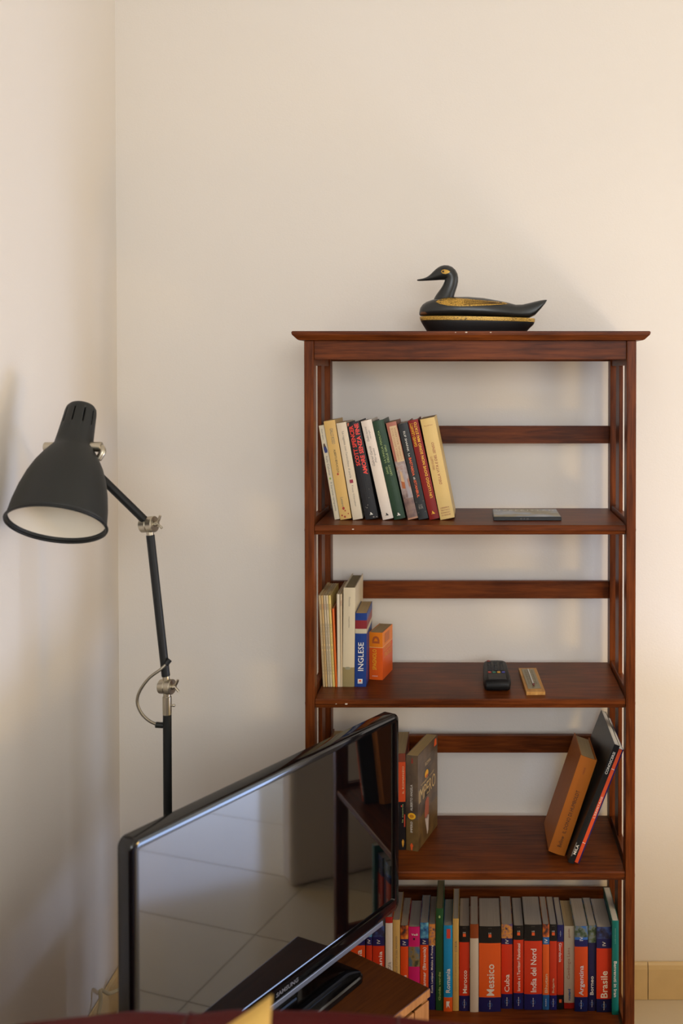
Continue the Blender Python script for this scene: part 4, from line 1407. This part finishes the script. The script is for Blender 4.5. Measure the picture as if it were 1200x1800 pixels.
# bezel ring: outer shell, rounded lip, inner slope
seq = [rrect(-hw, hw, z0, z0 + THH, 0.016, 0.030), rrect(-hw, hw, z0, z0 + THH, 0.016, 0.004), rrect(-hw + 0.0015, hw - 0.0015, z0 + 0.0015, z0 + THH - 0.0015, 0.0155, 0.0005),
       rrect(-hw + 0.005, hw - 0.005, z0 + 0.005, z0 + THH - 0.005, 0.013, -0.0015),
       rrect(-hw + 0.017, hw - 0.017, z0 + 0.026, z0 + THH - 0.017, 0.004, -0.001), rrect(-hw + 0.0195, hw - 0.0195, z0 + 0.0285, z0 + THH - 0.0195, 0.003, 0.0045)]
rv = [[b.verts.new(p) for p in s_] for s_ in seq]
n = len(rv[0])
for a, c in zip(rv, rv[1:]):
    for i in range(n):
        b.faces.new((a[i], a[(i + 1) % n], c[(i + 1) % n], c[i]))
b.faces.new(rv[0])
bz = obj('bezel', b, GLOSS, tv, smooth=True, angle=40)
SCR = mat('screen_glass', (7, 7, 8), 0.035, spec=0.5, ior=2.0)
obj('screen', prism([(-hw + 0.019, z0 + 0.028), (hw - 0.019, z0 + 0.028), (hw - 0.019, z0 + THH - 0.019), (-hw + 0.019, z0 + THH - 0.019)], 0.004, 1, 0.0042), SCR, tv)
b = bmesh.new()
rv = [[b.verts.new(p) for p in s_] for s_ in (rrect(-hw + 0.004, hw - 0.004, z0 + 0.004, z0 + THH - 0.004, 0.015, 0.030), rrect(-hw + 0.02, hw - 0.02, z0 + 0.02, z0 + THH - 0.03, 0.02, 0.040),
                                              rrect(-hw + 0.10, hw - 0.10, z0 + 0.03, z0 + THH - 0.12, 0.02, 0.062))]
for a, c in zip(rv, rv[1:]):
    for i in range(n):
        b.faces.new((a[i], a[(i + 1) % n], c[(i + 1) % n], c[i]))
b.faces.new(rv[0])
b.faces.new(rv[-1])
obj('back_shell', b, SATIN, tv, smooth=True, angle=40)
obj('chin_strip', box(-hw + 0.02, hw - 0.06, -0.0005, 0.012, z0 - 0.011, z0 + 0.0006, 0.0015), mat('dark_chrome', (112, 114, 120), 0.4, metal=0.5), tv)
text('maker_name', 'SAMSUNG', mat('silver_print', (150, 150, 152), 0.3, metal=0.6), bz, lambda u, v: (-0.032 + u, -0.0022, z0 + 0.0105 + v), 0.062, 0.0085, bold=0.03)
obj('neck', box(-0.05, 0.05, 0.014, 0.048, 0.016, z0 + 0.08, 0.006), GLOSS, tv)
b = bmesh.new()
out = []
bx0, bx1, by0, by1, rr_ = -0.187, 0.187, -0.048, 0.15, 0.02
for cx, cy, a0 in ((bx1 - rr_, by1 - rr_, 0), (bx0 + rr_, by1 - rr_, 90), (bx0 + rr_, by0 + rr_, 180), (bx1 - rr_, by0 + rr_, 270)):
    for i in range(7):
        a = R(a0 + 15 * i)
        out.append((cx + rr_ * math.cos(a), cy + rr_ * math.sin(a)))
lo, hi = [b.verts.new((p[0], p[1], 0.0004)) for p in out], [b.verts.new((p[0], p[1], 0.011)) for p in out]
mid = [b.verts.new((p[0] * 0.985, 0.05 + (p[1] - 0.05) * 0.975, 0.0145)) for p in out]
hi2 = [b.verts.new((p[0] * 0.9, 0.05 + (p[1] - 0.05) * 0.72, 0.018)) for p in out]
n = len(out)
for a, c in ((lo, hi), (hi, mid), (mid, hi2)):
    for i in range(n):
        b.faces.new((a[i], a[(i + 1) % n], c[(i + 1) % n], c[i]))
b.faces.new(lo)
b.faces.new(hi2)
obj('stand_base', b, GLOSS, tv, smooth=True, angle=25)

cab = thing('tv_cabinet', 'low wooden television cabinet with a dark brown top and paler front', 'cabinet', (TVC.x, TVC.y, 0), (0, 0, TANG - R(4.5)))
CT = wood('cabinet_top_wood', (70, 36, 14), (98, 54, 22), 0, 0.42, 0.2)
CF = wood('cabinet_front_wood', (160, 104, 52), (192, 132, 72), 2, 0.45, 0.1)
cx0, cx1, cy0, cy1 = -0.46, 0.2465, -0.155, 0.225
obj('top_panel', box(cx0, cx1, cy0, cy1, 0.360, 0.380, 0.002), CT, cab)
obj('edge_strip', box(cx0 + 0.002, cx1 - 0.0005, cy0 - 0.0012, cy0 + 0.002, 0.3625, 0.3785, 0.0006), CF, cab)
obj('side_panel', box(cx1 - 0.022, cx1 - 0.003, cy0 + 0.004, cy1 - 0.004, 0.03, 0.3595, 0.001), CF, cab)
obj('side_panel', box(cx0 + 0.003, cx0 + 0.022, cy0 + 0.004, cy1 - 0.004, 0.03, 0.3595, 0.001), CF, cab)
obj('back_panel', box(cx0 + 0.022, cx1 - 0.022, cy1 - 0.012, cy1 - 0.004, 0.03, 0.3595), CF, cab)
obj('bottom_panel', box(cx0 + 0.022, cx1 - 0.022, cy0 + 0.01, cy1 - 0.012, 0.03, 0.05), CF, cab)
obj('front_stile', box(cx1 - 0.048, cx1 - 0.003, cy0, cy0 + 0.004, 0.03, 0.355, 0.0008), CF, cab)
for a0, a1 in ((cx0 + 0.004, (cx0 + cx1) / 2 - 0.028), ((cx0 + cx1) / 2 - 0.025, cx1 - 0.051)):
    dr = obj('door', box(a0, a1, cy0 - 0.001, cy0 + 0.016, 0.04, 0.355, 0.0012), CF, cab)
    obj('knob', lathe([(0.004, 0), (0.004, 0.01), (0.011, 0.016), (0.009, 0.024), (0, 0.026)], 16, axis=(0, -1, 0), origin=((a1 - 0.04 if a0 < -0.3 else a0 + 0.04), cy0 - 0.001, 0.2)), NICK, dr, smooth=True, angle=50)
for x_, y_ in ((cx0 + 0.04, cy0 + 0.04), (cx1 - 0.04, cy0 + 0.04), (cx0 + 0.04, cy1 - 0.04), (cx1 - 0.04, cy1 - 0.04)):
    obj('foot', lathe([(0.018, 0.0004), (0.022, 0.01), (0.022, 0.0302)], 16, origin=(x_, y_, 0)), CF, cab, smooth=True, angle=40)

# pale cable running along the foot of the left wall
CBL = mat('pale_cable', (196, 178, 138), 0.5)
cb = obj('cable', tube(spline([(-0.45, 2.30, 0.006), (-0.60, 2.36, 0.006), (-0.74, 2.42, 0.04), (-0.845, 2.46, 0.107), (-0.872, 2.45, 0.102), (-0.888, 2.42, 0.110), (-0.894, 2.38, 0.142), (-0.892, 2.375, 0.12), (-0.894, 2.36, 0.085), (-0.892, 2.33, 0.03), (-0.885, 2.28, 0.006), (-0.86, 2.0, 0.006), (-0.80, 1.75, 0.006)], 8), 0.0045, 8), CBL, smooth=True)
tag(cb, 'pale cable looping up the foot of the left wall behind the television', 'cable')

ps = thing('power_strip', 'small white power strip on the floor in the left corner', 'power strip', (-0.80, 2.40, 0.0006), (0, 0, R(20)))
PWH = mat('power_white', (226, 220, 208), 0.4)
obj('body', box(-0.03, 0.03, -0.09, 0.09, 0, 0.038, 0.006, 3), PWH, ps, smooth=True, angle=40)
for yy in (-0.05, 0.0, 0.05):
    obj('socket', lathe([(0.019, 0), (0.019, 0.0015), (0.016, 0.0016), (0.0155, 0.0006), (0, 0.0006)], 20, origin=(0, yy, 0.0379)), PWH, ps, smooth=True, angle=40)

# ------------------------------------------------------------------ sofa and cushion in the foreground
LEA = mat('red_leather', (72, 8, 10), 0.5, spec=0.15, var=0.12, scale=8, bump=0.25, bscale=90)
SEAM = mat('leather_seam', (60, 10, 14), 0.6)
sofa = thing('sofa', 'dark red leather sofa whose backrest crest fills the bottom edge', 'sofa', (0, 0, 0))
SY = 1.22
crest = [(-1.0, 0.74), (-0.86, 0.775), (-0.72, 0.801), (-0.64, 0.815), (-0.5832, 0.8251), (-0.5479, 0.8308), (-0.5126, 0.8351), (-0.4774, 0.8387), (-0.4421, 0.843), (-0.4139, 0.8444), (-0.3787, 0.843), (-0.3505, 0.8408), (-0.3293, 0.843),
         (-0.3011, 0.8458), (-0.2659, 0.8462), (-0.2307, 0.8451), (-0.1884, 0.8444), (-0.1531, 0.8422), (-0.1179, 0.8394), (-0.0897, 0.8373), (-0.0545, 0.833), (-0.0192, 0.8294), (0.016, 0.8251), (0.0513, 0.8187), (0.10, 0.811), (0.18, 0.803), (0.30, 0.798), (0.50, 0.798), (0.70, 0.798), (0.88, 0.795), (1.0, 0.785), (1.08, 0.765), (1.13, 0.73)]
crest = [(x, z - 0.006) for x, z in crest]
cp = [p for p in spline([(x, 0, z) for x, z in crest], 4) if p.x > -0.905]
rings = []
for p in cp:
    zt_ = p.z
    ring = []
    th_ = 0.105
    for yy, zz in ((-th_, 0.30), (-th_ * 1.02, zt_ - 0.16), (-th_ * 0.98, zt_ - 0.07), (-th_ * 0.8, zt_ - 0.025), (-th_ * 0.45, zt_ - 0.005), (0, zt_), (th_ * 0.22, zt_ - 0.014), (th_ * 0.5, zt_ - 0.036), (th_ * 0.8, zt_ - 0.07), (th_, zt_ - 0.13), (th_, 0.10)):
        ring.append((p.x, SY + yy, zz))
    rings.append(ring)
obj('backrest', loft(rings), LEA, sofa, smooth=True, angle=50)
for sx in (-0.0897, -0.3505):
    pz = min(cp, key=lambda q: abs(q.x - sx)).z
    th_ = 0.105
    pts = [(sx, SY - th_ * 1.0, pz - 0.20), (sx, SY - th_ * 0.98, pz - 0.07), (sx, SY - th_ * 0.8, pz - 0.025), (sx, SY - th_ * 0.45, pz - 0.0052), (sx, SY, pz - 0.0005), (sx, SY + th_ * 0.22, pz - 0.0142), (sx, SY + th_ * 0.5, pz - 0.0362), (sx, SY + th_ * 0.8, pz - 0.07)]
    obj('seam', tube(spline(pts, 4), 0.0014, 6), SEAM, sofa, smooth=True)
obj('seat_frame', box(-0.88, 1.13, 0.42, SY + 0.08, 0.08, 0.27, 0.02, 3), LEA, sofa, smooth=True, angle=50)
for a0, a1 in ((-0.755, -0.17), (-0.166, 0.419), (0.423, 1.008)):
    obj('seat_cushion', box(a0, a1, 0.40, SY - 0.112, 0.272, 0.43, 0.035, 4), LEA, sofa, smooth=True, angle=50)
for a0, a1 in ((-0.90, -0.76), (1.013, 1.153)):
    obj('arm', box(a0, a1, 0.38, SY - 0.11, 0.09, 0.58, 0.04, 4), LEA, sofa, smooth=True, angle=50)
for x_, y_ in ((-0.82, 0.48), (1.07, 0.48), (-0.82, 1.24), (1.07, 1.24)):
    obj('foot', lathe([(0.02, 0.0004), (0.026, 0.08)], 14, origin=(x_, y_, 0)), CT, sofa, smooth=True, angle=40)

YEL = mat('yellow_fabric', (220, 178, 96), 0.85, spec=0.2, var=0.08, scale=25, bump=0.4, bscale=500)
b = bmesh.new()
NN = 16
hs = 0.20
top, botm = [], []
for i in range(NN + 1):
    for j in range(NN + 1):
        u, v = -1 + 2 * i / NN, -1 + 2 * j / NN
        px_, pz_ = u * hs * (1 - 0.17 * (1 - v * v) * abs(u) ** 3), v * hs * (1 - 0.17 * (1 - u * u) * abs(v) ** 3)
        t_ = 0.065 * ((1 - u ** 4) * (1 - v ** 4)) ** 0.55
        top.append(b.verts.new((px_, -t_, pz_)))
        botm.append(b.verts.new((px_, t_, pz_)) if t_ > 1e-6 else top[-1])
for i in range(NN):
    for j in range(NN):
        q = [i * (NN + 1) + j, (i + 1) * (NN + 1) + j, (i + 1) * (NN + 1) + j + 1, i * (NN + 1) + j + 1]
        b.faces.new([top[k] for k in q])
        vs = []
        for k in q[::-1]:
            if botm[k] not in vs:
                vs.append(botm[k])
        if len(vs) >= 3 and set(vs) != set(top[k] for k in q):
            try:
                b.faces.new(vs)
            except ValueError:
                pass
pil = obj('cushion', b, YEL, None, smooth=True)
pil.rotation_euler = (Matrix.Rotation(R(-14), 3, 'X') @ Matrix.Rotation(R(-16.5), 3, 'Y')).to_euler()
pil.location = (-0.351, 1.012, 0.712)
tag(pil, 'mustard yellow fabric cushion with one corner pointing up against the red sofa back', 'cushion')
